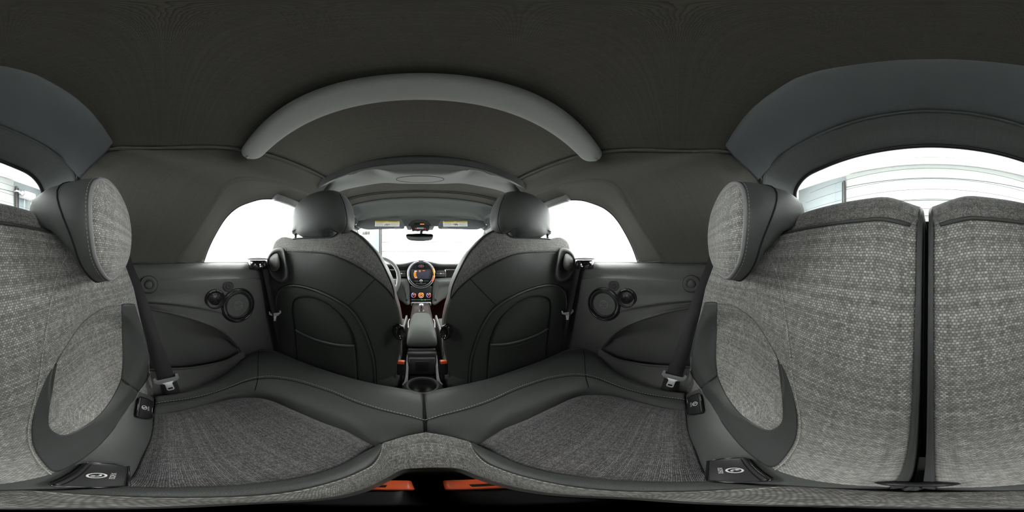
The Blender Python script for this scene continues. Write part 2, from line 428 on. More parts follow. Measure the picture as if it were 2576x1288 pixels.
def bow(name, label, cat, yc, hw0, hw1, xe, z0, z1, th, mat):
    t = thing(name, label, cat, (0, yc, z0))
    rings = []
    N = 61
    for k in range(N):
        u = -1 + 2 * k / (N - 1); u = math.sin(u * math.pi / 2) * .6 + u * .4; x = xe * math.sin(u * math.pi / 2) if False else xe * u
        e = math.sqrt(max(.004, 1 - max(0, (abs(u) - .925) / .075) ** 2))
        hw = lerp(hw0, hw1, abs(u) ** 1.5) * max(.05, e)
        z = z0 - (z0 - z1) * abs(u) ** 2.3
        sl = -(z0 - z1) * 2.3 * abs(u) ** 1.3 * (1 if u > 0 else -1) / xe
        nrm = Vector((-sl, 0, 1)).normalized()
        ring = []
        for a in range(20):
            an = 2 * math.pi * a / 20; cy, cz = math.cos(an), math.sin(an)
            cy = math.copysign(abs(cy) ** .55, cy); cz = math.copysign(abs(cz) ** .8, cz)
            ring.append(Vector((x, yc + cy * hw, z)) + nrm * cz * th / 2 * max(.25, e))
        rings.append(ring)
    ringloft('cover', rings, mat, t, 20, res=False)
    return t
mb = bow('roof_crossbar', 'grey plastic arched crossbar under the middle of the roof', 'roof bar', .2135, .0385, .030, .388, .362, .298, .024, BOWM)
for s in (1, -1):
    px = (1498, 393) if s > 0 else (614, 384)
    p = Vector((s * .373, .205, .2895)); n = Vector((-s * .25, -.0, -.97)).normalized()
    lathe('screw', [(0, .0015), (.0015, .0015), (.002, .0008), (.0035, .0022), (.004, 0), (.004, -.004), (0, -.004)], frame(p, n), SATIN, mb, 16)

# front crossbar with the reading lamp
fb = thing('roof_crossbar', 'wide grey arched crossbar with reading lamp ahead of the front headrests', 'roof bar', (0, .55, .33))
o_r = [PY(1060, 393, .508), PY(1140, 397, .508), PY(1200, 406, .508), PY(1260, 422, .508), PY(1320, 449, .508), PX(1348, 476, .458), PX(1357, 505, .47)]
l_r = [PY(1060, 411, .522), PY(1140, 415, .522), PY(1200, 424, .522), PY(1255, 441, .522), PY(1305, 465, .524), PX(1337, 490, .450), PX(1351, 515, .465)]
m_r = [PY(1060, 438, .527), PY(1130, 438, .527), PY(1165, 431, .530), PY(1195, 429, .535), PY(1255, 447, .535), PX(1318, 478, .448), PX(1350, 517, .466)]
b_r = [PY(1060, 462, .650), PY(1110, 462.5, .650), PY(1160, 461, .648), PY(1212, 469, .63), PY(1262, 481, .62), PY(1312, 503, .60), PX(1344, 526, .470)]
up_r = [p + Vector((0, .02, .02)) for p in o_r]; bk_r = [p + Vector((0, .004, .03)) for p in b_r]
def symrow(r): return [Vector((-p.x, p.y, p.z)) for p in r[:0:-1]] + [Vector((0, r[0].y, r[0].z))] + r[1:]
sheet('rear_lip', [symrow(up_r), symrow(o_r), symrow([a.lerp(b, .5) + Vector((0, -.002, 0)) for a, b in zip(o_r, l_r)]), symrow(l_r)], BOWD, fb, 90, 12, thick=.004, label='dark rear lip of the crossbar')
sheet('cover', [symrow(l_r), symrow([a.lerp(b, .5) for a, b in zip(l_r, m_r)]), symrow(m_r), symrow([a.lerp(b, .5) + Vector((0, 0, -.003)) for a, b in zip(m_r, b_r)]), symrow(b_r), symrow([p + Vector((0, .006, .01)) for p in b_r])], BOWM, fb, 100, 24, thick=.004)
cov = [o for o in fb.children if o.name.startswith('cover')][0]
from mathutils.bvhtree import BVHTree
bvh_ = BVHTree.FromPolygons([v.co + fb.location for v in cov.data.vertices], [p.vertices[:] for p in cov.data.polygons])
def lens_pt(px, py, off=.0006):
    h = bvh_.ray_cast(C0, ray(px, py))
    return (h[0] if h[0] else PY(px, py, .6)) - ray(px, py) * off
LE = [(1057 + 60 * math.cos(2 * math.pi * k / 48), 451 + 8.3 * math.sin(2 * math.pi * k / 48)) for k in range(48)]
le = [lens_pt(*p) for p in LE]
tube('lamp_gap', le, .0009, SEAM, fb, 6, True)
lc_ = sum(le, Vector()) / 48
ringloft('lamp_lens', [[lc_ + (lens_pt(1057 + (p[0] - 1057) * q, 451 + (p[1] - 451) * q, .0010 + .0012 * (1 - q)) - lc_) for p in LE] for q in (.97, .9, .6, .3, .05)], BOWM, fb, 48, cap=(False, True), res=False)

# rear padded bow and the rear window surround
rb = thing('rear_roof_bow', 'dark padded curved bow above the rear window', 'roof bar', (0, -.2, .36))
E1 = [(1835, 381), (1858, 346), (1890, 306), (1930, 270), (1975, 239), (2030, 208), (2100, 181), (2180, 165), (2260, 158), (2345, 157)]
E2 = [(1905, 452), (1925, 428), (1955, 398), (1995, 370), (2040, 345), (2090, 323), (2150, 303), (2215, 288), (2280, 279), (2345, 276)]
def onY(pts, yf): return [PY(px, py, yf(i / (len(pts) - 1))) for i, (px, py) in enumerate(pts)]
e1 = onY(E1, lambda t: lerp(-.132, -.150, t)); e2 = onY(E2, lambda t: lerp(-.232, -.283, min(1, t * 1.6)))
def full(r): return [Vector(p) for p in r] + [Vector((-p.x, p.y, p.z)) for p in r[::-1]][1 if abs(r[-1].x) < .012 else 0:]
def fixc(r): r = list(r); r[-1] = Vector((0, r[-1].y, r[-1].z)); return r
e1, e2 = fixc(e1), fixc(e2)
mid = [a.lerp(b, .25) + Vector((0, -.0, -.006)) for a, b in zip(e1, e2)]
mid2 = [a.lerp(b, .7) + Vector((0, .0, -.004)) for a, b in zip(e1, e2)]
sheet('padding', [full([p + Vector((0, .012, .02)) for p in e1]), full([p + Vector((0, .004, .004)) for p in e1]), full(mid), full(mid2), full(e2), full([p + Vector((0, -.012, .012)) for p in e2])], BOWP, rb, 110, 30, thick=.004)
# window plane: Y = -.376 - (.30 - z)*.9
def WP(px, py, off=0):
    d = ray(px, py); t = (-.376 - .27 - off) / (d.y - .9 * d.z); return C0 + d * t
G1 = [(2012, 545), (2004, 520), (2000, 490), (2006, 467), (2024, 447), (2060, 427), (2110, 405), (2180, 386), (2260, 372), (2345, 367)]
g1 = fixc([WP(*p) for p in G1])
E3 = [(1955, 640), (1945, 560), (1930, 500), (1925, 462), (1935, 424)]
e3 = [PX(1960, 640, .53), PX(1950, 560, .50), PX(1932, 505, .455), PX(1914, 468, .425), PX(1925, 432, .405)] + [p + Vector((0, -.002, -.003)) for p in e2[2:]]
e3 = resample(e3, 10)
g1r = resample([WP(2015, 640)] + g1, 10)
sur = struct(sheet('wall_back', [full(e3), full([a.lerp(b, .33) + Vector((0, -.004, .004)) for a, b in zip(e3, g1r)]), full([a.lerp(b, .72) for a, b in zip(e3, g1r)]), full([a.lerp(b, .95) for a, b in zip(e3, g1r)])], LINER_R, None, 120, 20, thick=.006), 'dark soft-top lining around the rear window')
tube('piping', full(e3), .0035, LINER_R, sur, 8, res=120)
tube('window_frame', [p + Vector((0, -.003, 0)) for p in full(resample([a.lerp(b, .97) for a, b in zip(e3, g1r)], 30))], .007, BLACK, sur, 8, res=140, label='black rubber frame of the rear window')
stitches('stitching', full([a.lerp(b, .86) for a, b in zip(e3, g1r)]), sur, THREADG, .004, .0026, .0003, .002)
# rear glass
bm = bmesh.new(); out = full(g1r)
gp = resample(out, 80); c = Vector((0, -.5, .15)); c.y = -.376 - (.30 - c.z) * .9
vs = [bm.verts.new(p + (p - c) * .02) for p in gp]; vs += [bm.verts.new(Vector((-.5, -.376 - (.30 + .1) * .9, -.10))), bm.verts.new(Vector((.5, -.376 - .40 * .9, -.10)))]
bm.faces.new(vs[:80] + [vs[80], vs[81]] if gp[0].x < 0 else vs[:80] + [vs[80], vs[81]])
wr = struct(link('window_1', bm, GLASS, None, False), 'rear window glass with thin heater lines')
hl = bmesh.new()
for k in range(9):
    z = .275 - k * .0245
    hw = .30 + .028 * k if k < 6 else .47
    hw = min(.475, .49 * math.sqrt(max(.1, 1 - ((z - .06) / .245) ** 4)))
    y = -.376 - (.30 - z) * .9 + .002
    P = [Vector((hw * u, y, z - .012 * u * u)) for u in [(-1 + i / 10) for i in range(21)]]
    for p in P: p.y = -.376 - (.30 - p.z) * .9 + .002
    tube_bm(P, .0006, 4, hl)
link('heater_line', hl, TRIMD, wr, kind='stuff')

# ------------------------------------------------------------------ SIDES: soft-top lining
def Xs(z): s = max(0, min(1.05, (z + .025) / .345)); return .625 - .212 * s ** 1.3
def SP(px, py, off=0, X=None):
    if X is not None: return PX(px, py, X)
    x = .5
    for _ in range(40):
        p = PX(px, py, x); x = .5 * x + .5 * (Xs(p.z) + off)
    return PX(px, py, x)
Wn = [(1330, 536), (1372, 518), (1417, 504), (1455, 502), (1483, 508), (1520, 523), (1550, 550), (1575, 590), (1592, 625), (1605, 661)]
Cr = [(1322, 500), (1360, 482), (1410, 465), (1460, 455), (1510, 452), (1552, 468), (1582, 515), (1613, 566), (1645, 615), (1677, 664)]
Fo = [(1316, 441), (1380, 418), (1455, 393), (1530, 379), (1610, 378), (1700, 378), (1770, 379), (1834, 381)]
for s in (1, -1):
    wl = struct(bpy.data.objects.new('wall_right' if s > 0 else 'wall_left', None)); COL.objects.link(wl)
    wl['label'] = 'soft-top side lining between ' + ('passenger' if s > 0 else 'driver') + ' side window and rear window'
    r0 = [SP(*p, .045) for p in Wn]; r0b = [SP(*p, .030) for p in [((a[0] * .75 + b[0] * .25), (a[1] * .75 + b[1] * .25)) for a, b in zip(Wn, Cr)]]
    r1 = [SP(*p, -.014) for p in Cr]
    edge = [p + Vector((.02, -.004, -.0)) for p in r0]
    sheet('window_edge_lining', [edge, r0, r0b, r1], LINER_S, wl, 60, 16, thick=.006, mir=s < 0)
    tube('window_seal', [p if s > 0 else Vector((-p.x, p.y, p.z)) for p in [q + Vector((.004, 0, 0)) for q in r0]], .0045, BLACK, wl, 8, res=60)
    f = [SP(px, py, 0, None) for px, py in Fo]
    f = [roofpt(1, p.y) if p.y > -.14 else p for p in f]
    f = f + [PX(1862, 393, .412), PX(1890, 408, .420), PX(1905, 432, .428), PX(1918, 470, .445), PX(1935, 540, .49), PX(1950, 610, .535), PX(1955, 668, .56)]
    cr2 = [SP(*p, .0) for p in Cr]
    cr2 = [a.lerp(b, .5) for a, b in zip(cr2, r1)]
    m1 = []
    fa = resample(f, 24); ca = resample(r1, 24)
    sheetrows = [ca]
    for q in (.35, .7):
        row = []
        for a, b in zip(ca, fa):
            p = a.lerp(b, q); u = .016 * math.sin(math.pi * q) * sm(-.5, .3, .1 - p.y + .2)
            row.append(p + Vector((u, 0, u * .3)))
        sheetrows.append(row)
    sheetrows.append(fa)
    sheet('side_lining', sheetrows, LINER_S, wl, 90, 24, thick=.006, mir=s < 0)
    fl = [p for p in fa if p.y < .2]
    P = fl if s > 0 else mx(fl)
    tube('seam_roll', P, .0045, LINER_S, wl, 8, res=60)
    # small tucked hem over the belt line
    h = [SP(1606, 655, .012), SP(1612, 661, .005), SP(1640, 661, 0), SP(1668, 658, -.006), SP(1676, 664, -.004)]
    tube('hem', h if s > 0 else mx(h), .005, LINER_S, wl, 8, res=24)
    # roof rail of the door opening
    rl = thing('door_frame_rail', 'grey roof rail above the ' + ('passenger' if s > 0 else 'driver') + ' door glass', 'rail', (s * .5, .6, .24))
    P = [Vector((.505, .40, .243)), Vector((.508, .50, .238)), Vector((.512, .62, .230)), Vector((.52, .9, .222)), Vector((.535, 1.25, .205))]
    P = P if s > 0 else mx(P)
    tube('rail', P, .017, BOWM, rl, 12, res=30)
    lathe('end_cap', [(0, .002), (.012, .002), (.018, 0), (.018, -.01)], frame(P[0], Vector((0, -1, 0))), GREYP, rl, 16)
    # A pillar
    ap = [Vector((.545, 1.12, .262)), Vector((.556, 1.22, .238)), Vector((.578, 1.36, .190)), Vector((.61, 1.6, .06)), Vector((.66, 1.85, -.08))]
    struct(tube('trim_%d' % (7 if s > 0 else 8), ap if s > 0 else mx(ap), [.040] * 5 + [.036] * 3 + [.030] * 4 + [.026] * 8, HEADER, None, 12, res=20), 'grey windscreen pillar on the ' + ('passenger' if s > 0 else 'driver') + ' side')
    # side glass
    g = [[Vector((.66, -.1, -.05)), Vector((.66, .6, -.05)), Vector((.67, 1.7, -.08))], [Vector((.60, .0, .12)), Vector((.60, .6, .12)), Vector((.61, 1.5, .10))], [Vector((.54, .1, .27)), Vector((.545, .6, .27)), Vector((.57, 1.3, .24))]]
    struct(sheet('window_%d' % (2 if s > 0 else 3), g, GLASS, None, 12, 8, thick=0, mir=s < 0), ('passenger' if s > 0 else 'driver') + ' side window glass')

# ------------------------------------------------------------------ HEADER, VISORS, WINDSCREEN
def hrow(pts, yv):   # symmetric row from right-hand pixels at depth yv (number or list)
    r = [PY(px, py, yv[i] if isinstance(yv, (list, tuple)) else yv) for i, (px, py) in enumerate(pts)]
    r[0].x = 0; return symrow(r)
A0 = [(1057, 452), (1110, 453), (1170, 455), (1220, 463), (1262, 474), (1310, 498), (1345, 520)]
A1 = [(1057, 470), (1110, 472), (1170, 476), (1210, 482), (1245, 491), (1275, 503), (1300, 520)]
A2 = [(1057, 500), (1110, 501), (1160, 505), (1200, 511), (1225, 517), (1245, 525), (1262, 538)]
LINER_H = LINER_S
hl_ = struct(sheet('trim_9', [hrow(A0, [.70, .70, .69, .68, .66, .62, .58]), hrow(A1, .76), hrow([(a, b - 2) for a, b in A2], .86)], LINER_H, None, 60, 14, thick=.006), 'folded soft-top lining behind the windscreen header')
for q in (.30, .42, .95):
    P = [a.lerp(b, q) for a, b in zip(resample(hrow(A1, .76), 40), resample(hrow(A2, .86), 40))]
    tube('fold', toward(P, .001), .0028 if q < .9 else .005, LINER_H if q < .9 else HEADER, hl_, 8, res=60)
A3 = [(1057, 526), (1110, 526), (1150, 528), (1180, 531), (1200, 535), (1213, 541), (1224, 551)]
A4 = [(1057, 546), (1110, 546), (1150, 548), (1180, 551), (1205, 556), (1216, 562), (1224, 572)]
A5 = [(1057, 570), (1110, 570), (1150, 571), (1180, 572), (1205, 574), (1216, 578), (1222, 584)]
hd = struct(sheet('trim_10', [hrow([(a, b + 1) for a, b in A2], [.875, .875, .875, .875, .87, .86, .84]), hrow([(a, b * .5 + c * .5 - 3) for (a, b), (_, c) in zip(A2, A3)], .95),
    hrow(A3, 1.04), hrow([(a, b * .5 + c * .5 - 1) for (a, b), (_, c) in zip(A3, A4)], 1.13), hrow(A4, [1.30, 1.30, 1.29, 1.28, 1.26, 1.24, 1.2]), hrow(A5, [1.36, 1.36, 1.36, 1.35, 1.34, 1.32, 1.28])], HEADER, None, 80, 30, thick=.01), 'grey windscreen header panel above the sun visors')
for s in (1, -1):
    E_ = [Vector((.485, .56, .235)), Vector((.500, .74, .268)), Vector((.455, .86, .262)), Vector((.442, 1.04, .266)), Vector((.50, 1.2, .232)), Vector((.52, 1.28, .215))]
    O_ = [Vector((.515, .50, .250)), Vector((.520, .70, .243)), Vector((.526, .88, .235)), Vector((.535, 1.05, .228)), Vector((.545, 1.2, .222)), Vector((.550, 1.28, .212))]
    sheet('side_filler', [[p + Vector((-.012, 0, .006)) for p in E_], [a.lerp(b, .5) + Vector((0, 0, .006)) for a, b in zip(E_, O_)], O_], HEADER, hd, 30, 8, thick=.012, mir=s < 0)
wsr = [[Vector((x, lerp(1.37, 1.34, abs(x) / .56), lerp(.222, .205, abs(x) / .56))) for x in (-.56, -.3, 0, .3, .56)], [Vector((x, lerp(1.75, 1.62, abs(x) / .6), .08)) for x in (-.62, -.3, 0, .3, .62)], [Vector((x, lerp(2.15, 1.9, abs(x) / .68), -.085)) for x in (-.68, -.3, 0, .3, .68)]]
struct(sheet('window_4', wsr, GLASS, None, 20, 12, thick=0), 'windscreen glass')
def visor(s):
    V = [(895, 562), (902, 556), (930, 552), (958, 550), (985, 549.5), (1005, 550), (1011, 553), (1015, 561), (1018, 573), (1012, 576), (985, 576), (950, 577), (922, 577.5), (908, 574), (898, 569)]
    t = thing('sun_visor', 'grey sun visor with yellow-topped sticker on the ' + ('driver' if s < 0 else 'passenger') + ' side of the mirror', 'visor', (s * .33, 1.165, .24), 'sun visors')
    n = [PY(px, py, 1.165) for px, py in V]
    c = sum(n, Vector()) / len(n)
    if s > 0: n = mx(n); c = Vector((-c.x, c.y, c.z))
    rings = []
    for k, (sc, dy) in enumerate([(.3, -.008), (.9, -.008), (.97, -.006), (1, 0), (.97, .006), (.9, .008), (.3, .008)]):
        rings.append([Vector((c.x + (p.x - c.x) * (1 - (1 - sc) * .45 if sc < 1 and sc > .5 else sc), p.y + dy, c.z + (p.z - c.z) * sc)) for p in n])
    ringloft('visor_board', rings, VISOR, t, 60)
    a, b = PY(943, 557.5, 1.15), PY(1005, 568.5, 1.15); cx, cz = (a.x + b.x) / 2 * (-s) if False else (a.x + b.x) / 2, (a.z + b.z) / 2
    cx = cx if s < 0 else -cx; wd, ht = abs(b.x - a.x), abs(a.z - b.z)
    st = box('sticker', wd, .0016, ht, T(cx, 1.1535, cz, 0, 3 * (-s)), WHITE, t, .0003)
    box('warning_strip', wd, .0008, ht * .24, T(cx, 1.1522, cz + ht * .38, 0, 3 * (-s)), YELLOW, st, .0002)
    bm = bmesh.new()
    for k in range(9):   # small black pictogram strokes
        x = cx - .018 + k * .0045; z = cz - ht * .16
        P = [Vector((x + random.uniform(-.002, .002), 1.1518, z + random.uniform(-.008, .008))) for _ in range(3)]
        tube_bm(P, .0009, 4, bm)
    link('pictogram', bm, BLACK, st, kind='stuff')
    bm = bmesh.new()
    for k in range(14):
        x = cx - wd * .42 + k * wd * .062
        if k in (6, 7): continue
        box_bm(wd * .045, .0006, .0022, T(x, 1.1516, cz + ht * .37), 0, bm)
    link('print_line', bm, BLACK, st, kind='stuff')
    bm = bmesh.new()
    for r_ in range(3):
        for k in range(8):
            x = cx + (-1 if k < 4 else 1) * (wd * .2 + (k % 4) * wd * .07)
            box_bm(wd * .055, .0006, .0016, T(x, 1.1524, cz + ht * (.1 - r_ * .18)), 0, bm)
    link('small_print', bm, GREYP, st, kind='stuff')
    q = PY(1000, 574, 1.15); qx = q.x if s < 0 else -q.x
    box('finger_grip', .045, .006, .012, T(qx, 1.154, q.z), GREYP, t, .003)
    q = PY(890, 564, 1.14); qx = q.x if s < 0 else -q.x
    tube('pivot_arm', [Vector((qx * .96, 1.16, q.z)), Vector((qx, 1.15, q.z)), Vector((qx * 1.02, 1.15, q.z + .02))], .005, CHROME, t, 8)
visor(-1); visor(1)
# overhead console and mirror
oc = thing('overhead_console', 'dark overhead console with orange sign and map lights above the mirror', 'console', (0, 1.2, .24))
def pane(pts, y): return [PY(px, py, y) for px, py in pts]
def plate(name, px, y0, depth, mat, parent, bev=.003, **kw):
    P = pane(px, y0); c = sum(P, Vector()) / len(P)
    return prism(name, [(-(p.x - c.x), p.z - c.z) for p in P], depth, Matrix.Translation(c) @ Matrix(((-1, 0, 0, 0), (0, 0, -1, 0), (0, 1, 0, 0), (0, 0, 0, 1))), mat, parent, bev, **kw)
plate('hood', [(1027, 572), (1029, 566), (1036, 559), (1045, 556), (1066, 556), (1075, 559), (1082, 566), (1085, 572)], 1.26, .05, TRIMD, oc, .006)
plate('sign_window', [(1041, 566), (1042, 562), (1045, 560.5), (1066, 560.5), (1069, 563), (1069, 566)], 1.212, .004, GLOSS, oc, .001)
box('airbag_sign', .030, .001, .0045, T(PY(1062, 563.7, 1.206).x, 1.2065, PY(1062, 563.7, 1.206).z), LEDO, oc, .0002)
plate('switch_panel', [(1036, 580), (1034, 569), (1080, 569), (1079, 580), (1076, 583), (1040, 583)], 1.24, .045, BLACK, oc, .003)
for s in (-1, 1):
    plate('map_light', [(1057 + s * 35, 571), (1057 + s * 22, 570), (1057 + s * 22, 580), (1057 + s * 31, 580)][::-s], 1.235, .035, plain('lamp_lens_clear', (.28, .28, .29), .3), oc, .003)
    plate('red_indicator', [(1057 + s * 12 - 1.4, 575.5), (1057 + s * 12, 573), (1057 + s * 12 + 1.4, 575.5)], 1.194, .002, RED, oc, 0)
plate('display_strip', [(1048, 576), (1048, 572.5), (1066, 572.5), (1066, 576)], 1.194, .002, plain('strip_grey', (.4, .42, .4), .4), oc, .0005)
for k in range(7):
    q = PY(1038 + k * 6.3, 580.5, 1.19); lathe('toggle', [(0, .012), (.003, .012), (.0045, .004), (.0045, 0)], frame(q, Vector((0, -1, -.4))), CHROME if k % 2 else BLACK, oc, 10)
rm = thing('rear_view_mirror', 'frameless rear-view mirror hanging below the overhead console', 'mirror', (0, 1.15, .14))
Mo = [(1021, 592), (1024, 589), (1040, 588), (1057, 587.5), (1074, 588), (1087, 589), (1090, 592), (1089, 599), (1084, 604), (1070, 606), (1057, 606.5), (1044, 606), (1030, 604), (1023, 599)]
P = pane(Mo, 1.16); c = sum(P, Vector()) / len(P)
rings = [[Vector((c.x + (p.x - c.x) * sc, p.y + dy + .12 * (p.z - c.z) * sc, c.z + (p.z - c.z) * sc)) for p in P] for sc, dy in [(.93, -.006), (1, -.004), (1, .004), (.9, .02), (.5, .03)]]
ringloft('housing', rings, BLACK, rm, 48)
mg = ringloft('mirror_glass', [[Vector((c.x + (p.x - c.x) * sc, p.y + dy + .12 * (p.z - c.z) * sc, c.z + (p.z - c.z) * sc)) for p in P] for sc, dy in [(.95, -.0055), (.945, -.0085)]], MIRROR, rm, 48, smooth=False)
tube('stalk', [Vector((0, 1.19, .155)), Vector((0, 1.2, .175)), Vector((0, 1.215, .195))], .011, BLACK, rm, 10)
lathe('ball_joint', [(0, .012), (.010, .008), (.014, 0), (.010, -.008), (0, -.012)], T(0, 1.185, .152), CHROME, rm, 16)
# barcode label on the windscreen
bc = thing('barcode_label', 'white barcode label stuck to the upper windscreen beside the driver visor', 'label', PY(921, 586, 1.42))
q = PY(921, 586, 1.42)
box('paper', .094, .0015, .043, T(q.x, q.y, q.z, 0, 3), plain('label_paper', (.80, .82, .76), .7), bc, .0002)
for k in range(16):
    box('bar', random.choice((.0012, .002, .0027)), .0008, .030, T(q.x - .034 + k * .0045, q.y - .0014, q.z, 0, 3), plain('label_bar', (.05, .06, .04), .8), bc, .0001)

# ------------------------------------------------------------------ LOWER SIDE TRIM, speakers, pocket
for s in (1, -1):
    who = 'passenger' if s > 0 else 'driver'
    st_ = thing('side_trim_panel', 'dark plastic rear side panel with speakers and storage pocket, ' + who + ' side', 'side panel', (s * .58, .1, -.3), 'rear side panels')
    cols = [1405, 1432, 1460, 1500, 1560, 1620, 1680, 1740, 1800, 1860]
    def row(ys, xs):
        return [PX(c, ys[i] if isinstance(ys, list) else ys, xs[i] if isinstance(xs, list) else xs) for i, c in enumerate(cols)]
    r00 = row([668, 664, 661, 660, 660, 661, 662, 663, 665, 667], .655)
    r0 = row([670, 666, 662, 661, 661, 662, 663, 664, 666, 668], [.60] * 2 + [.61] * 8)
    r1 = row([690, 682, 675, 674, 674, 674, 675, 676, 678, 680], [.585] * 10)
    r2 = row([712, 706, 700, 697, 697, 699, 701, 703, 705, 707], [.575] * 10)
    r1c = row([706, 700, 694, 691, 691, 693, 695, 697, 699, 701], [.5790] * 10)
    r2b = row([718, 712, 706, 703, 703, 705, 707, 709, 711, 713], [.578, .575] + [.5705] * 8)
    r3 = row([750, 735, 728, 726, 722, 720, 720, 722, 724, 726], [.60, .592] + [.568] * 8)
    r4 = row([830, 800, 785, 775, 755, 745, 742, 742, 744, 746], [.60, .592] + [.567] * 8)
    r4 = row([830, 800, 785, 775, 752, 742, 738, 736, 736, 738], [.60, .592] + [.567] * 8)
    r4b = row([860, 830, 812, 798, 780, 768, 760, 755, 753, 753], [.60, .592, .572, .567, .562, .556, .552, .549, .549, .549])
    r4c = row([872, 842, 822, 808, 788, 775, 766, 761, 759, 759], [.60, .592, .572, .567, .5645, .566, .566, .566, .566, .566])
    r5 = row([900, 870, 850, 835, 812, 790, 778, 768, 763, 762], [.60, .59, .572, .567, .5625, .5605, .560, .559, .559, .559])
    arc = [PX(1405, 960, .60), PX(1450, 930, .585), PX(1500, 905, .57), PX(1516, 871, .562), PX(1539, 845, .558), PX(1568, 823.6, .554), PX(1605, 808, .552), PX(1644, 795, .55), PX(1684, 784, .55), PX(1740, 773, .55), PX(1800, 765, .55), PX(1860, 762, .55)]
    sheet('panel', [r00, r0, r1, r1c, r2, r2b, r3, r4, r4b, r4c, r5, arc], TRIM, st_, 70, 90, thick=.006, mir=s < 0)
    # pocket recess
    a = arc[3:]
    n = len(a)
    lipp = [(1504, 876, .566), (1525, 891, .556), (1552, 904, .546), (1591, 913, .53), (1636, 920, .512), (1684, 923, .495), (1740, 925, .478), (1800, 927, .46), (1860, 930, .44)]
    lip = [PX(*p) for p in lipp]
    ina = [p + Vector((.014, -.004, -.010)) for p in a]
    deep = [a[i].lerp(lip[i], .45) + Vector((.05 + .02 * math.sin(i / n * 6), -.0, 0)) for i in range(n)]
    deep2 = [a[i].lerp(lip[i], .8) + Vector((.045, 0, 0)) for i in range(n)]
    flo = [lip[i] + Vector((.035, 0, -.05)) for i in range(n)]
    sheet('pocket_recess', [a, ina, deep, deep2, flo], TRIM, st_, 50, 24, thick=.004, mir=s < 0)
    bot = [PZ(1504, 915, -.47), PZ(1530, 942, -.49), PZ(1560, 965, -.50), PZ(1600, 985, -.50), PZ(1650, 1003, -.50), PZ(1700, 1010, -.50), PZ(1740, 1012, -.50), PZ(1800, 1012, -.50), PZ(1860, 1010, -.50)]
    lipo = [p + Vector((-.004, 0, -.010)) for p in lip]
    sheet('pocket_front', [[p + Vector((.010, 0, -.002)) for p in lip], [p + Vector((.004, 0, .003)) for p in lip], lip, lipo, [lipo[i].lerp(bot[i], .5) + Vector((-.006, 0, 0)) for i in range(len(lip))], bot], TRIM, st_, 60, 26, thick=.004, mir=s < 0)
    # speakers
    def disc(name, px, py, r, X=.5665, dx=0):
        p = PX(px, py, X); p.x *= s; p.x -= 0; n = Vector((-s, 0, .03)); M = frame(p, n)
        return p, M
    p, M = disc('', 1519, 766, .065)
    sp = lathe('speaker', [(.071, -.01), (.071, .003), (.068, .006), (.065, .004), (.062, -.001), (.055, .002), (.05, .005), (.045, -.002), (.018, -.012), (.017, -.008), (.011, -.004), (0, -.003)], M, plain('speaker_black', (.014, .014, .015), .38, spec=.3), st_, 64, label='large round black speaker')
    tube('speaker_rim', [M @ Vector((.0645 * math.cos(k / 64 * 2 * math.pi), .0645 * math.sin(k / 64 * 2 * math.pi), .0045)) for k in range(64)], .0035, GLOSS, sp, 8, True)
    bm = bmesh.new()
    for k in range(5):
        an = R(60 + 72 * k); tube_bm([M @ Vector((.004 * math.cos(an), .004 * math.sin(an), .001)), M @ Vector((.02 * math.cos(an), .02 * math.sin(an), .001))], .0012, 6, bm)
    tube_bm([M @ Vector((.017 * math.cos(k / 24 * 2 * math.pi), .017 * math.sin(k / 24 * 2 * math.pi), .001)) for k in range(24)], .0010, 6, bm, True)
    link('speaker_spider', bm, GREYP, sp)
    p, M = disc('', 1576.5, 750, .036)
    tw = lathe('tweeter', [(.0385, -.01), (.0385, .004), (.036, .0065), (.031, .005), (.028, .001), (.020, .004), (.010, .007), (0, .008)], M, plain('tweeter_black', (.015, .015, .016), .32, spec=.3), st_, 48, label='small round gloss black tweeter')
    bm = bmesh.new()
    for k in range(6):
        an = R(60 * k); tube_bm([M @ Vector((.003 * math.cos(an), .003 * math.sin(an), .0085)), M @ Vector((.026 * math.cos(an), .026 * math.sin(an), .004))], .0008, 5, bm)
    link('tweeter_guard', bm, BLACK, tw)
    bm = bmesh.new()
    for k in range(13):
        if k == 6: continue
        an = R(125 - k * 6.5); box_bm(.0016, .0022, .0004, M @ T(.0335 * math.cos(an), .0335 * math.sin(an), .0064, 0, 0, math.degrees(an) - 90), 0, bm)
    link('tweeter_print', bm, WHITE, tw, kind='stuff')
    p, M = disc('', 1543.5, 718.5, .02)
    kn = lathe('round_fastener', [(.0215, -.006), (.0215, .0015), (.019, .003), (.016, .0025), (.0145, .0), (.011, .0015), (.009, .004), (.006, .004), (.005, .001), (0, .001)], M, TRIMD, st_, 36)
    p, M = disc('', 1739, 714, .0285)
    kn = lathe('coat_hook', [(.0300, -.006), (.0300, .002), (.028, .0035), (.015, .003), (.014, -.001), (.0125, .003), (.0135, .009), (.010, .012), (0, .0125)], M, TRIM, st_, 40)
    lathe('hook_gap', [(.0313, -.003), (.0313, .0022), (.0300, .0022)], M, SEAM, kn, 40)
    # belt line trim strip
    P = [PX(c, y, .615) for c, y in ((1480, 660), (1540, 660.5), (1605, 661), (1680, 663))]
    tube('belt_strip', P if s > 0 else mx(P), .0022, BLACK, st_, 8, res=20)
    # door panel further forward
    dp = thing('door_trim_panel', 'dark door trim panel beside the ' + who + ' seat', 'door panel', (s * .62, 1.0, -.3), 'door trim panels')
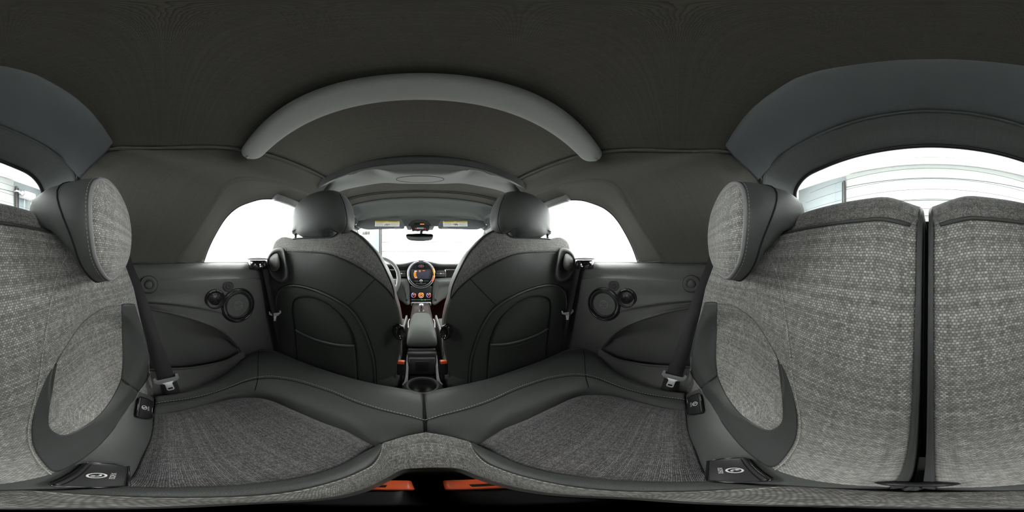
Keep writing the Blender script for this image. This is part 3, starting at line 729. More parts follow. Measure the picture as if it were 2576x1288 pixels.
    rws = [[Vector((.66, y, -.045)) for y in (.42, .9, 1.4, 1.75)], [Vector((.635, y, -.05)) for y in (.42, .9, 1.4, 1.75)], [Vector((.615, y, -.09)) for y in (.42, .9, 1.4, 1.75)], [Vector((.61, y, -.25)) for y in (.42, .9, 1.4, 1.75)],
           [Vector((.58, y, -.32)) for y in (.5, .9, 1.4, 1.75)], [Vector((.62, y, -.38)) for y in (.5, .9, 1.4, 1.75)], [Vector((.63, y, -.8)) for y in (.45, .9, 1.4, 1.75)]]
    sheet('panel', rws, TRIM, dp, 20, 30, thick=.02, mir=s < 0)

# ------------------------------------------------------------------ REAR BENCH CUSHION
bench = thing('rear_bench_cushion', 'rear bench cushion with leather border and grey woven seat inserts', 'seat cushion', (0, .15, -.5))
OUT = [(1064, 992, -.450), (1113, 979.5, -.450), (1175, 967, -.449), (1237, 951.6, -.447), (1300, 931, -.444), (1362, 908, -.441), (1408, 889, -.438), (1439, 880, -.436), (1467, 879, -.436), (1501, 892, -.44), (1525, 917, -.445), (1559, 944, -.449), (1600, 963, -.452), (1651, 979, -.455), (1722, 989, -.458)]
STI = [(1064, 1057, -.438), (1113, 1043, -.437), (1175, 1026, -.436), (1237, 1004, -.434), (1300, 976, -.431), (1362, 955, -.428), (1400, 946, -.426), (1442, 941, -.425), (1479, 944, -.426), (1505, 951, -.43), (1525, 959, -.434), (1588, 982, -.442), (1651, 996, -.448), (1690, 1001, -.451), (1722, 1006, -.453)]
INN = [(1064, 1089, -.462), (1110, 1092, -.462), (1160, 1105, -.462), (1194, 1116, -.462), (1231, 1098, -.462), (1268, 1076, -.461), (1315, 1057, -.460), (1362, 1035, -.458), (1408, 1014, -.457), (1439, 1001, -.456), (1483, 991, -.456), (1546, 996, -.459), (1609, 1011, -.461), (1671, 1026, -.463), (1726, 1033, -.465)]
out_, sti_, inn_ = ([PZ(*p) for p in L_] for L_ in (OUT, STI, INN))
for r in (out_, sti_, inn_): r[0].x = .0008
A_, B_, C_, D_ = (1194, 1116), (1483, 991), (1726, 1033), (1797, 1211)
front = [PZ(px, py, -.464) for px, py in ((1194, 1116), (1231, 1098), (1268, 1076), (1315, 1057), (1362, 1035), (1408, 1014), (1439, 1001), (1483, 991))]
outer = [PZ(px, py, -.465) for px, py in ((1483, 991), (1546, 996), (1609, 1011), (1671, 1026), (1726, 1033))]
rear = [PZ(px, py, -.466) for px, py in ((1797, 1211), (1755, 1138), (1734, 1084), (1726, 1033))]
inner = [PZ(px, py, -.468) for px, py in ((1194, 1116), (1242, 1138), (1312, 1169), (1400, 1191), (1483, 1202), (1609, 1211), (1734, 1213), (1797, 1211))]
def coons(top, bot, left, right, n, m, puff=0):
    t_, b_, l_, r_ = resample(top, n), resample(bot, n), resample(left, m), resample(right, m); G = []
    for j in range(m):
        v = j / (m - 1); row = []
        for i in range(n):
            u = i / (n - 1)
            p = t_[i] * (1 - v) + b_[i] * v + l_[j] * (1 - u) + r_[j] * u - (t_[0] * (1 - u) * (1 - v) + t_[-1] * u * (1 - v) + b_[0] * (1 - u) * v + b_[-1] * u * v)
            e = min(1, min(u, 1 - u) * 9) * min(1, min(v, 1 - v) * 9); e = e * (2 - e)
            row.append(p + Vector((0, 0, puff * e)))
        G.append(row)
    return G
STQ = [(1184, 1114), (1191, 1131), (1219, 1162), (1266, 1183), (1336, 1204), (1400, 1218), (1525, 1234), (1692, 1238), (1818, 1233), (1960, 1224)]
HOL = [(1060, 1176), (1149, 1178), (1196, 1194), (1266, 1218), (1400, 1242), (1609, 1253), (1818, 1266), (2100, 1272), (2345, 1277)]
for s in (1, -1):
    m_ = (lambda L_: L_) if s > 0 else mx
    sd = 'passenger' if s > 0 else 'driver'
    bo = [p + Vector((.03 if i > 6 else .0, .02 if i < 9 else 0, -.16)) for i, p in enumerate(out_)]
    cr = [a.lerp(b, .38) + Vector((0, 0, .008)) for a, b in zip(out_, sti_)]
    rn = [p + (p - q).normalized() * .006 + Vector((0, 0, -.018)) for p, q in zip(out_, sti_)]
    s2 = [p + Vector((0, 0, -.0015)) for p in sti_]
    md = [a.lerp(b, .6) + Vector((0, 0, .008)) for a, b in zip(sti_, inn_)]
    tk = [p + Vector((0, 0, -.012)) for p in inn_]
    L1 = sheet('leather_border', [bo, rn, out_, cr, s2, md, inn_, tk], LEATHER, bench, 110, 60, face=Vector((0, 0, 1)), thick=.003, mir=s < 0)
    stitches('stitching', m_([p + Vector((0, 0, .0015)) for p in sti_]), bench, THREAD, .0066, .0046, .00085, .0022)
    sl = [a.lerp(b, .06) for a, b in zip(sti_, inn_)]
    tube('seam', m_([p + Vector((0, 0, .0015)) for p in sl]), .0009, SEAM, bench, 5, res=80)
    cs = [rn[8], out_[8], cr[8], PZ(1473, 944, -.4245), PZ(1480, 972, -.4365), PZ(1483, 990, -.456)]
    tube('corner_seam', m_([p + Vector((0, 0, .0010)) for p in cs]), .0012, SEAM, bench, 5, res=30)
    G = coons(front, rear, inner, outer, 60, 60, .014)
    if s < 0: G = [mx(r) for r in G]
    bm = grid_bm(G, False, Vector((0, 0, 1)))
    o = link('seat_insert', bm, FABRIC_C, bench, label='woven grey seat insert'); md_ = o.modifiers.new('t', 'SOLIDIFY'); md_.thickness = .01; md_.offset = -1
    # leather wedge between insert and centre saddle
    a = [PZ(px, py, -.448) for px, py in STQ]; b = [p.copy() for p in resample(inner, 10)]
    sheet('leather_wedge', [a, [p.lerp(q, .5) + Vector((0, 0, .004)) for p, q in zip(resample(a, 10), b)], b, [p + Vector((0, 0, -.01)) for p in b]], LEATHER, bench, 50, 10, face=Vector((0, 0, 1)), thick=.002, mir=s < 0)
    # fabric saddle round the buckle well
    fo = [PZ(px, py, -.448) for px, py in [(1064, 1088), (1120, 1096), (1160, 1106)] + STQ[:1]] + a[1:] + [PZ(px, py, -.448) for px, py in ((2100, 1230), (2220, 1236), (2345, 1239))]
    fo[0].x = .0; fo[-1].x = 0
    ho = [PZ(px, py, -.446) for px, py in HOL]; ho[0].x = 0; ho[-1].x = 0
    hd_ = [Vector((p.x * .93, .05 + (p.y - .05) * .95, -.485)) for p in ho]
    hd2 = [Vector((p.x * 1.3, .05 + (p.y - .05) * 1.1, -.60)) for p in ho]
    rf, rh = resample(fo, 60), resample(ho, 60)
    sheet('centre_saddle', [[p + Vector((0, 0, -.010)) for p in rf], rf, [p.lerp(q, .35) + Vector((0, 0, .006)) for p, q in zip(rf, rh)], [p.lerp(q, .75) + Vector((0, 0, .006)) for p, q in zip(rf, rh)], rh], FABRIC_F, bench, 90, 20, face=Vector((0, 0, 1)), thick=0, mir=s < 0, label='woven grey saddle between the two seats')
    sheet('well_lining', [rh, [p.lerp(q, .3) for p, q in zip(rh, resample(hd_, 60))], hd_, hd2], LEATHER_D, bench, 80, 12, face=Vector((0, .05, -.5)), thick=0, mir=s < 0)
    stitches('saddle_stitching', m_([p + Vector((0, 0, .001)) for p in [PZ(px - 2, py + 1.5, -.4475) for px, py in STQ]]), bench, THREAD, .0056, .0040, .00085, .0018)
tube('centre_seam', [p + Vector((0, 0, .001)) for p in [Vector((0, rn[0].y, rn[0].z)), Vector((0, out_[0].y, out_[0].z)), Vector((0, cr[0].y, cr[0].z)), Vector((0, sti_[0].y, sti_[0].z)), Vector((0, md[0].y, md[0].z)), Vector((0, inn_[0].y, inn_[0].z))]], .0013, SEAM, bench, 6, res=30)
box('cushion_core', .80, .42, .10, T(0, .17, -.68), CARPET, bench, .02)
# rear buckles in the well
for s in (1, -1):
    t = thing('rear_belt_buckle', 'black belt buckle with orange button in the bench well, ' + ('passenger' if s > 0 else 'driver') + ' half', 'belt buckle', (s * .017, .075, -.55), 'rear belt buckles')
    x = .0215 * s - .004
    box('buckle_body', .032, .085, .06, T(x, .055, -.526, -6, 0, -6 * s), BLACK, t, .007)
    box('release_button', .028, .030, .014, T(x, .0785, -.488, -8, 0, -6 * s), ORANGE, t, .003)
    box('latch_slot', .016, .008, .016, T(x + s * .006, .073, -.4875, -8, 0, -6 * s), SEAM, t, .001)

# ------------------------------------------------------------------ REAR BACKRESTS
def Yc(z):
    K = [(-.52, -.045), (-.46, -.060), (-.40, -.082), (-.30, -.110), (-.20, -.132), (-.10, -.152), (0, -.174), (.07, -.190), (.12, -.20)]
    if z <= K[0][0]: return K[0][1]
    for (a, b), (c, d) in zip(K, K[1:]):
        if z <= c: return lerp(b, d, (z - a) / (c - a))
    return K[-1][1]
def Yb(x, z):
    ax = abs(x)
    w = sm(.28, .465, ax) * (lerp(.052, .064, max(0, min(1, -z / .1))) - .028 * sm(-.30, -.43, z))
    e = ((ax - .30) / .145) ** 2 + ((z + .255) / .135) ** 2
    rec = -.022 * (1 - sm(.62, 1.10, e))
    g = -.008 * max(0, (.030 - ax) / .022) ** 2
    ed = -.05 * min(3, max(0, (ax - .480) / .026)) ** 2
    tp = 0
    return Yc(z) + w + rec + g + ed + tp
def fb_(P): return Yb(P.x, P.z) - P.y
def psheet(name, rows, f, mat, parent=None, nu=60, nv=16, thick=.003, mir=False, lead=None, **kw):
    """panel whose every vertex lies on the surface that f(px, py) returns"""
    G = loft_pts([[Vector((a, b, 0)) for a, b in r] for r in rows], nu, nv, smooth_v=False)
    G = [[f(p.x, p.y) for p in r] for r in G]
    if lead: G = [[p + Vector(lead) for p in G[0]]] + G
    if mir: G = [mx(r) for r in G]
    o = link(name, grid_bm(G, False, C0), mat, parent, **kw)
    if thick:
        m = o.modifiers.new('thickness', 'SOLIDIFY'); m.thickness = thick; m.offset = -1
    return o
def BH(px, py, off=0):
    p = hit(px, py, fb_, .03, .9, .006); return p + (C0 - p).normalized() * off
WGa = [(1772, 762), (1759, 804), (1747, 846), (1734, 917), (1740, 945), (1763, 978)]
WGb = [(1803, 762), (1803, 800), (1802, 833), (1800, 880), (1800, 909), (1804, 944)]
LBo = [(1763, 978), (1776, 1001), (1818, 1067), (1859, 1118), (1901, 1155), (1939, 1176), (1970, 1152), (1997, 1110), (2004, 1060), (1996, 1010), (1982, 960), (1958, 905)]
LBi = [(1804, 944), (1811, 963), (1830, 1000), (1859, 1038), (1893, 1065), (1930, 1082), (1953, 1075), (1967, 1059), (1969, 1030), (1966, 990), (1961, 945), (1955, 905)]
STL = [(1926, 626), (1943, 661), (1959, 704), (1970, 758), (1975, 797), (1980, 833), (1987, 888), (1992, 938), (2000, 984), (2010, 1034), (2013, 1075), (2007, 1110), (1988, 1145), (1950, 1182)]
SUo = [(1759, 978), (1776, 1001), (1818, 1067), (1859, 1118), (1901, 1155), (1951, 1184), (2026, 1207), (2100, 1218), (2200, 1225), (2300, 1228), (2345, 1228)]
SUi = [(1722, 996), (1728, 1033), (1734, 1084), (1757, 1138), (1797, 1205), (1850, 1216), (1920, 1221), (2070, 1231), (2200, 1237), (2290, 1240), (2345, 1241)]
for s in (1, -1):
    sd = 'passenger' if s > 0 else 'driver'
    m_ = (lambda L_: L_) if s > 0 else mx
    t = thing('rear_seat_backrest', 'grey woven rear seat back with headrest behind the ' + sd + ' seat', 'seat back', (s * .25, -.15, -.45), 'rear seat backs')
    xs = [.0078, .010, .013, .017, .023, .03, .04] + [.04 + (.46 - .04) * k / 46 for k in range(1, 47)] + [.468, .476, .484, .490, .496, .502, .508]
    zs = [-.52 + (.045 + .52) * k / 80 for k in range(81)]
    G = []
    for z in zs: G.append([Vector((x, Yb(x, z), z)) for x in xs])
    ztop = zs[-1]
    def topz(x): return .0 - .02 * sm(.06, .004, x) - .022 * sm(.1, .5, x)
    G2 = []
    for z in zs:
        k = sm(-.1, .045, z); G2.append([Vector((p.x, p.y, z + topz(p.x) * k * .5)) for p in G[zs.index(z)]])
    top = [(.010, -.001), (.022, -.005), (.033, -.014), (.039, -.028), (.038, -.05), (.030, -.09)]
    base = G2[-1]
    bm = grid_bm([m_(r) for r in G2], False, C0)
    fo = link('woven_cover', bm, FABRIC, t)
    mo = fo.modifiers.new('t', 'SOLIDIFY'); mo.thickness = .006; mo.offset = -1
    ln = [[Vector((p.x, p.y + b, p.z + topz(p.x) * .3 + a)) for p in base] for a, b in [(-.003, -.0005)] + top]
    sheet('top_roll', ln, FABRIC_F, t, 60, 20, face=Vector((0, 0, 1)), thick=.004, mir=s < 0, smooth_u=False)
    pp = [p + Vector((0, .0015, 0)) for p in base if p.x > .016]
    pp = pp + []
    tube('piping', m_(pp), .0028, LEATHER, t, 8, res=70)
    # inner side toward the gap
    kz = topz(.012)
    gp_ = [(Yb(.012, z), z + kz * .5 * sm(-.1, .045, z)) for z in [(-.50 + k * .0545) for k in range(11)]]
    gp_ += [(base[0].y + b - .0, base[0].z + kz * .3 + a) for a, b in top]
    sheet('side_gusset', [[Vector((x, y + dy, z + dz)) for y, z in gp_] for x, dy, dz in ((.0095, .0006, 0), (.0078, .0018, -.001), (.0050, .0008, -.003), (.0034, -.004, -.006), (.0032, -.05, -.012))], LEATHER, t, 60, 16, thick=.0005, mir=s < 0)
    rlp = [BH(1926, 568, .006), BH(1922, 590, .008), BH(1914, 615, .008), BH(1903, 640, .006)]
    strap_pts = m_(rlp)
    tube('release_loop', strap_pts, .0045, BLACK, t, 8, flat=.5, res=16, label='small black release loop beside the headrest')
    # leather panels
    BO = lambda px, py: BH(px, py, .003)
    psheet('wing_panel', [WGa, WGb], BO, LEATHER, t, 40, 16, .004, s < 0, (.010, -.03, 0), label='smooth leather wing panel')
    psheet('lower_bolster', [LBo, LBi], BO, LEATHER, t, 90, 16, .004, s < 0, label='curved leather bolster below the seat back hollow')
    tube('wing_seam', m_([BH(1765, 977, .003), BH(1785, 960, .003), BH(1804, 945, .003)]), .0008, SEAM, t, 5, res=12)
    tube('wing_top_seam', m_([BH(1772, 762, .003), BH(1788, 760, .003), BH(1803, 762, .003)]), .0008, SEAM, t, 5, res=12)
    stitches('stitching', m_([BH(px, py, .0005) for px, py in STL]), t, THREAD, .0066, .0050, .0009, .0016)
    ova = [(1803, 764), (1835, 767), (1859, 777), (1897, 806), (1926, 848), (1948, 885), (1957, 905)]
    tube('inset_seam', m_([BH(px, py, .0006) for px, py in ova]), .0009, FABRIC_F, t, 5, res=40)
    so = [BH(px, py, .0030) for px, py in SUo]; si = [PZ(px, py, -.462) for px, py in SUi]
    so, si = resample(so, 30), resample(si, 30)
    so[-1].x = si[-1].x = .0005
    sheet('base_strip', [[p + Vector((0, -.006, .0)) for p in so], so, [a.lerp(b, .5) + Vector((0, .002, .003)) for a, b in zip(so, si)], si, [p + Vector((0, .004, -.02)) for p in si]], LEATHER, t, 80, 14, thick=.003, mir=s < 0, label='smooth leather strip along the foot of the seat back')
    # outer flank leather and its filler back
    fl = [[Vector((.499 + a, Yb(.5, z) + b, z)) for z in (-.5, -.4, -.3, -.2, -.1, 0, .03)] for a, b in ((0, .006), (.006, -.012), (.008, -.05), (.0, -.10))]
    sheet('side_flank', fl, LEATHER_D, t, 20, 10, thick=.004, mir=s < 0, face=Vector((s * 2, 0, 0)))
    # anchor covers
    for (cx_, cy_), wv, hv in (((1757, 1019), .070, .038), ((1884, 1180), .066, .038)):
        Pq = [(1738, 1017), (1744, 1004), (1772, 993), (1781, 1012), (1774, 1028), (1752, 1043)] if cx_ < 1800 else [(1818, 1170), (1836, 1161), (1884, 1151), (1951, 1184), (1915, 1197), (1875, 1204), (1848, 1201)]
        q = hit(cx_, cy_, fb_, .03, .9, .006)
        sA = min(range(29), key=lambda i: (so[i].lerp(si[i], .5) - PZ(cx_, cy_, -.44)).length)
        c = so[sA].lerp(si[sA], .5) + Vector((0, .004, .005)); tv = (so[min(29, sA + 2)] - so[max(0, sA - 2)]).normalized(); up_ = (so[sA] - si[sA]).normalized(); nrm = tv.cross(up_).normalized()
        if nrm.dot(C0 - c) < 0: nrm = -nrm
        X_ = up_.cross(nrm).normalized(); M = Matrix((X_, nrm.cross(X_), nrm)).transposed().to_4x4(); M.translation = c
        if s < 0:
            M = Matrix.Diagonal((-1, 1, 1, 1)) @ M @ Matrix.Diagonal((-1, 1, 1, 1))
        out2 = [(-wv / 2, -hv * .15), (-wv * .42, -hv / 2), (wv * .42, -hv / 2), (wv / 2, -hv * .15), (wv / 2, hv * .42), (wv * .44, hv / 2), (-wv * .44, hv / 2), (-wv / 2, hv * .42)]
        cv = prism('anchor_cover', out2, .008, M @ T(0, 0, -.004), BLACK, t, .0025, label='small black anchor cover with white child seat symbol')
        fr = tube('cover_rim', [M @ Vector((x * 1.02, y * 1.04, .0028)) for x, y in out2], .0014, GLOSS, cv, 6, True)
        tube('cover_slot', [M @ Vector((-wv * .47, hv * .36, .0042)), M @ Vector((wv * .47, hv * .36, .0042))], .0007, SEAM, cv, 5)
        flipm = M
        lathe('symbol_ring', [(.0055, .0002), (.0055, .0008), (.0073, .0008), (.0073, .0002)], flipm @ T(.0, .003, .0042), WHITE, cv, 24)
        lathe('symbol_head', [(0, .0009), (.0018, .0009), (.0018, .0002)], flipm @ T(-.0015, .0052, .0042), WHITE, cv, 12)
        tube('symbol_body', [flipm @ Vector((-.002, .003, .0048)), flipm @ Vector((.0, .0005, .0048)), flipm @ Vector((.0032, .001, .0048))], .0011, WHITE, cv, 6)
        text('symbol_word', 'ISOFIX', .0056, (M @ T(0, -.0085, .0046)), WHITE, cv)
    # headrest
    DISC = [(1850, 460), (1864, 468), (1872, 490), (1875, 533), (1872, 591), (1863, 649), (1844, 688), (1827, 700), (1806, 683), (1789, 649), (1784, 595), (1791, 541), (1810, 494), (1833, 466)]
    yd = -.094
    d0 = resample([PY(px, py, yd) for px, py in DISC], 48, True)
    cc = sum(d0, Vector()) / 48
    def ring(sc, yf, dz=0, dx=0): return [Vector((cc.x + dx + (p.x - cc.x) * sc, yf(p) if callable(yf) else yf, cc.z + dz + (p.z - cc.z) * sc)) for p in d0]
    def ringz(sc, yf, zm, dz=0):
        out = []
        for p in ring(sc, yf, dz):
            lift = max(p.z, zm + .02 * (p.z - cc.z)) if zm is not None else p.z
            out.append(Vector((p.x, p.y, lift)))
        return out
    hr = ringloft('headrest', [m_(r) for r in [ring(1.0, yd), ring(1.035, yd - .006), ring(1.055, lambda p: yd - .018 - .012 * sm(.0, .12, p.z)),
        ring(1.06, lambda p: yd - .024 - .035 * sm(.0, .12, p.z)), ringz(1.055, lambda p: yd - .030 - .060 * sm(.0, .11, p.z), -.03), ringz(1.03, lambda p: yd - .040 - .062 * sm(.0, .09, p.z), .01), ringz(.99, lambda p: yd - .070 - .048 * sm(.0, .08, p.z), .05), ringz(.92, lambda p: yd - .100 - .024 * sm(.0, .08, p.z), .068), ringz(.78, yd - .128, .078), ringz(.5, yd - .132, .088)]], LEATHER, t, 48, cap=(False, True), label='leather headrest with woven face')
    ringloft('headrest_face', [m_(r) for r in [ring(1.005, yd - .003), ring(.975, yd + .003), ring(.9, yd + .007), ring(.7, yd + .011), ring(.4, yd + .013), ring(.1, yd + .0135)]], FABRIC, hr, 48, cap=(False, True), label='round woven headrest face')
    bmx = hr.children[0] if hr.children else None
    tube('headrest_piping', m_(ring(1.0, yd + .0)), .0030, GREYP, hr, 8, True)
    stitches('headrest_stitching', m_(ring(1.04, yd - .004) + [ring(1.04, yd - .004)[0]]), hr, THREADG, .0060, .004, .0006, .001)
    rr = ring(1.065, lambda p: yd - .023 - .034 * sm(.0, .12, p.z)); 
    tube('headrest_seam', m_([p for p in rr]), .0014, SEAM, hr, 6, True)
    for k in (-1, 1):
        lathe('headrest_post', [(0, 0), (.006, 0), (.006, -.05), (0, -.05)], T(s * (cc.x + k * .055), -.205, .085), CHROME, hr, 14)
    # UV in metres for the headrest face is planar
for o in [q for q in COL.objects if q.name.startswith('headrest_face')]:
    uv = o.data.uv_layers['UVMap'].data
    for lp_ in o.data.loops: v = o.data.vertices[lp_.vertex_index].co; uv[lp_.index].uv = (v.x, v.z)
struct(box('trim_11', 1.1, .03, .75, T(0, -.30, -.30, 8), CARPET, None), 'black carpeted luggage bulkhead behind the rear seats')
struct(box('floor', 1.5, 2.9, .03, T(0, .75, -.80), CARPET, None), 'dark carpeted cabin floor')
tg = thing('pull_tab', 'black oval pad at the foot of the gap between the rear seat backs', 'pad', (0, -.07, -.44))
lathe('pad', [(0, .006), (.012, .005), (.018, .001), (.020, -.004), (0, -.004)], frame(PZ(2305, 1219, -.418) , Vector((0, .5, 1)), Vector((0, 1, 0))), BLACK, tg, 24, 1, .35)

# ------------------------------------------------------------------ FRONT SEATS (the driver's from the photo, the other its mirror image)
XC = -.335
def Yf(x, z):
    d = x - XC
    return .450 + (.085 * (d / .27) ** 2 if d > 0 else .12 * d * min(1, -d / .1) - (.3 * max(0, -d - .26))) + .02 * sm(-.05, .08, z) + .13 * max(0, -z)
def ff(P): return P.y - Yf(P.x, P.z) if P.x < .0 else -1
def FH(px, py, off=0):
    p = hit(px, py, lambda P: P.y - Yf(P.x, P.z), .1, 1.2, .01); return p + (C0 - p).normalized() * off
SIL = [(684, 633), (690, 612), (700, 601), (715, 596), (735, 601), (760, 599), (800, 598), (836, 596), (850, 586), (866, 579), (885, 581), (905, 593), (926, 614), (948, 639), (973, 685), (988, 723), (992, 749)]
SEA = [(683, 640), (700, 636), (720, 634), (750, 633), (786, 634), (812, 636), (833, 640), (855, 648), (873, 656), (892, 666), (911, 676), (929, 689), (945, 701), (960, 714), (973, 726), (983, 738), (992, 751)]
LR = [[(671, 690), (730, 688), (800, 695), (870, 715), (930, 742), (975, 768), (1003, 785)],
      [(673, 740), (740, 755), (820, 775), (900, 805), (960, 828), (1010, 836)],
      [(684, 800), (760, 830), (850, 860), (930, 885), (1005, 890)],
      [(694, 880), (780, 920), (870, 955), (950, 970), (995, 945)],
      [(703, 980), (800, 1030), (900, 1060), (990, 1040)]]
BND = SIL + [(1003, 785), (1010, 836), (1005, 890), (995, 945), (990, 1040), (900, 1060), (800, 1030), (703, 980), (694, 880), (684, 800), (673, 740), (671, 690)]
ARCO = [(700, 890), (697, 830), (694, 780), (696, 747), (703, 731), (718, 722), (738, 719), (758, 721), (793, 731), (830, 747), (867, 769), (892, 793), (914, 830), (929, 868), (939, 905), (943, 942), (944, 985)]
ARCI = [(752, 960), (748, 905), (744, 855), (739, 815), (735, 780), (738, 757), (752, 748), (770, 746), (790, 748), (817, 759), (848, 784), (866, 803), (878, 823), (888, 847), (894, 874), (897, 917), (897, 975)]
LIP = [(743, 830), (760, 840), (790, 853), (820, 862), (850, 868), (876, 870), (892, 870)]
for s in (-1, 1):
    who = 'driver' if s < 0 else 'passenger'
    m_ = (lambda L_: L_) if s < 0 else mx
    t = thing('front_seat', 'dark leather front seat ' + ('behind the steering wheel' if s < 0 else 'on the passenger side without steering wheel') + ', seen from behind', 'car seat', (s * .35, .6, -.8), 'front seats')
    sil = [FH(*p) for p in SIL]; sea = [FH(*p) for p in SEA]
    def mr(q): return [FH(a[0] * (1 - q) + b[0] * q, a[1] * (1 - q) + b[1] * q, .003 * math.sin(q * 3.14)) for a, b in zip(SIL, SEA)]
    MR = s > 0
    sheet('shoulder_fabric', [sil, mr(.3), mr(.65), sea], FABRIC_F, t, 70, 14, thick=.004, mir=MR, label='woven fabric band over the shoulders')
    lrows = [[FH(*p) for p in SEA]] + [[FH(*p) for p in r] for r in LR]
    sheet('back_leather', lrows, LEATHER_D, t, 60, 50, thick=.004, mir=MR)
    bnd = [FH(*p) for p in BND]; bnd = resample(bnd, 120, True); cb_ = sum(bnd, Vector()) / 120
    def rg(sc, dy): return [Vector((cb_.x + (p.x - cb_.x) * sc, p.y + dy, cb_.z + (p.z - cb_.z) * sc)) for p in bnd]
    ringloft('seat_shell', [m_(r) for r in [rg(.985, .004), rg(1.0, .0015), rg(1.003, .012), rg(1.0, .04), rg(.985, .08), rg(.94, .11), rg(.7, .12)]], LEATHER_D, t, 120, cap=(False, True), res=False)
    tube('fabric_seam', m_([FH(px, py + 1, .0018) for px, py in SEA]), .0011, SEAM, t, 6, res=70)
    stitches('stitching', m_([FH(px, py - 3, .0) for px, py in SEA[1:]]), t, THREADG, .0055, .0035, .0005, .0015)
    tube('piping', m_([FH(*p) for p in SIL[4:]]), .003, BLACK, t, 8, res=70)
    tube('side_seam', m_([FH(*p, .0015) for p in ((943, 703), (925, 722), (900, 748), (876, 770))]), .0011, SEAM, t, 6, res=20)
    tube('side_seam', m_([FH(*p, .0015) for p in ((677, 700), (683, 722), (694, 738))]), .0011, SEAM, t, 6, res=12)
    # pocket arch
    ao = [FH(*p, .005) for p in ARCO]; ai = [FH(*p, .006) for p in ARCI]
    ao0 = [FH(*p, .001) for p in ARCO]
    pk = sheet('pocket_surround', [ao0, ao, [a.lerp(b, .5) + Vector((0, -.002, 0)) for a, b in zip(ao, ai)], ai], LEATHER_D, t, 80, 12, thick=.002, mir=MR)
    tube('arch_piping', m_([FH(*p, .007) for p in ARCO]), .0033, LEATHER_D, t, 8, res=80)
    tube('arch_groove', m_([FH(*p, .0045) for p in [(a[0] + (4 if i > 7 else 0), a[1] - 4) for i, a in enumerate(ARCO)][3:]]), .0012, SEAM, t, 6, res=80)
    tube('panel_seam', m_([FH(*p, .0072) for p in ARCI]), .0011, SEAM, t, 6, res=80)
    h = len(ARCI) // 2
    ps = sheet('pocket_back', [[FH(*p, .0035) for p in r] for r in ([ARCI[i], ((ARCI[i][0] + ARCI[-1 - i][0]) / 2, (ARCI[i][1] + ARCI[-1 - i][1]) / 2), ARCI[-1 - i]] for i in range(0, h + 1))], LEATHER_D, t, 20, 30, thick=.002, mir=MR)
    # pocket pouch
    lipP = [FH(*p, .012 + .012 * math.sin(math.pi * i / 6)) for i, p in enumerate(LIP)]
    lp2 = [FH(p[0], p[1] + 9, .012 + .012 * math.sin(math.pi * i / 6)) for i, p in enumerate(LIP)]
    lp3 = [FH(*p, .014) for p in ((747, 880), (770, 892), (795, 900), (825, 908), (850, 914), (875, 918), (896, 918))]
    lp4 = [FH(*p, .010) for p in ((751, 950), (775, 965), (800, 985), (830, 1000), (850, 1005), (875, 1005), (897, 990))]
    pc = sheet('pocket', [lipP, lp2, lp3, lp4], LEATHER_D, t, 40, 24, thick=.003, mir=MR, label='stretch map pocket')
    tube('pocket_lip', m_(lipP), .0052, LEATHER, pc, 10, res=40)
    stitches('pocket_stitching', m_(lp2), pc, THREADG, .004, .0025, .0004, .0015)
    # recline lever housing at the outer shoulder
    HO = [(684, 633), (694, 627), (706, 625), (713, 628), (716, 638), (719, 655), (723, 680), (724, 695), (719, 707), (708, 711), (695, 707), (684, 697), (676, 680), (672, 662), (675, 646)]
    h0 = resample([FH(*p, .0) for p in HO], 48, True); hc = sum(h0, Vector()) / 48
    nn = (C0 - hc).normalized()
    def hg(sc, d, sh=Vector()): return m_([hc + (p - hc) * sc + nn * d + sh for p in h0])
    lv = ringloft('recline_lever', [hg(1.06, -.006), hg(1.04, .012), hg(.97, .020), hg(.86, .021), hg(.80, .016), hg(.74, .008), hg(.4, .006)], GREYP if False else TRIMD, t, 48)
    LO = [(678, 652), (688, 641), (698, 639), (702, 650), (704, 665), (700, 677), (690, 682), (681, 677), (677, 665)]
    l0 = resample([FH(*p, .010) for p in LO], 36, True); lc = sum(l0, Vector()) / 36
    def lg(sc, d): return m_([lc + (p - lc) * sc + nn * d for p in l0])
    ringloft('lever_pad', [lg(1.0, 0), lg(1.0, .009), lg(.94, .013), lg(.9, .0118), lg(.86, .013), lg(.4, .0145)], TRIM, lv, 36)
    # adjuster knob low on the inner side
    kc = FH(1000, 833, .010); kn_ = (C0 - kc).normalized()
    kd = Vector((.55, -.8, .1)); kc2 = Vector((kc.x * -s * -1 if False else (kc.x if s < 0 else -kc.x), kc.y, kc.z))
    kd2 = Vector((kd.x if s < 0 else -kd.x, kd.y, kd.z))
    bm = bmesh.new(); prof = [(.026, -.01), (.028, .004), (.030, .018), (.026, .024), (.020, .024), (.018, .018), (0, .018)]
    n = 56; M = frame(kc2, kd2); rgs = []
    for r_, h_ in prof:
        rgs.append([bm.verts.new(M @ Vector((r_ * .62 * math.cos(a) * (1 + (.06 * math.cos(8 * a) if r_ > .024 else 0)), r_ * 1.05 * math.sin(a) * (1 + (.06 * math.cos(8 * a) if r_ > .024 else 0)), h_))) for a in [2 * math.pi * k / n for k in range(n)]] if r_ else [bm.verts.new(M @ Vector((0, 0, h_)))])
    for A, B in zip(rgs, rgs[1:]):
        for k in range(n):
            a = list(dict.fromkeys([A[k % len(A)], A[(k + 1) % len(A)], B[(k + 1) % len(B)], B[k % len(B)]]))
            if len(a) > 2: bm.faces.new(a)
    bmesh.ops.recalc_face_normals(bm, faces=bm.faces)
    link('adjuster_knob', bm, GLOSS, t, label='gloss black ribbed adjuster knob')
    # seat cushion
    rings = []
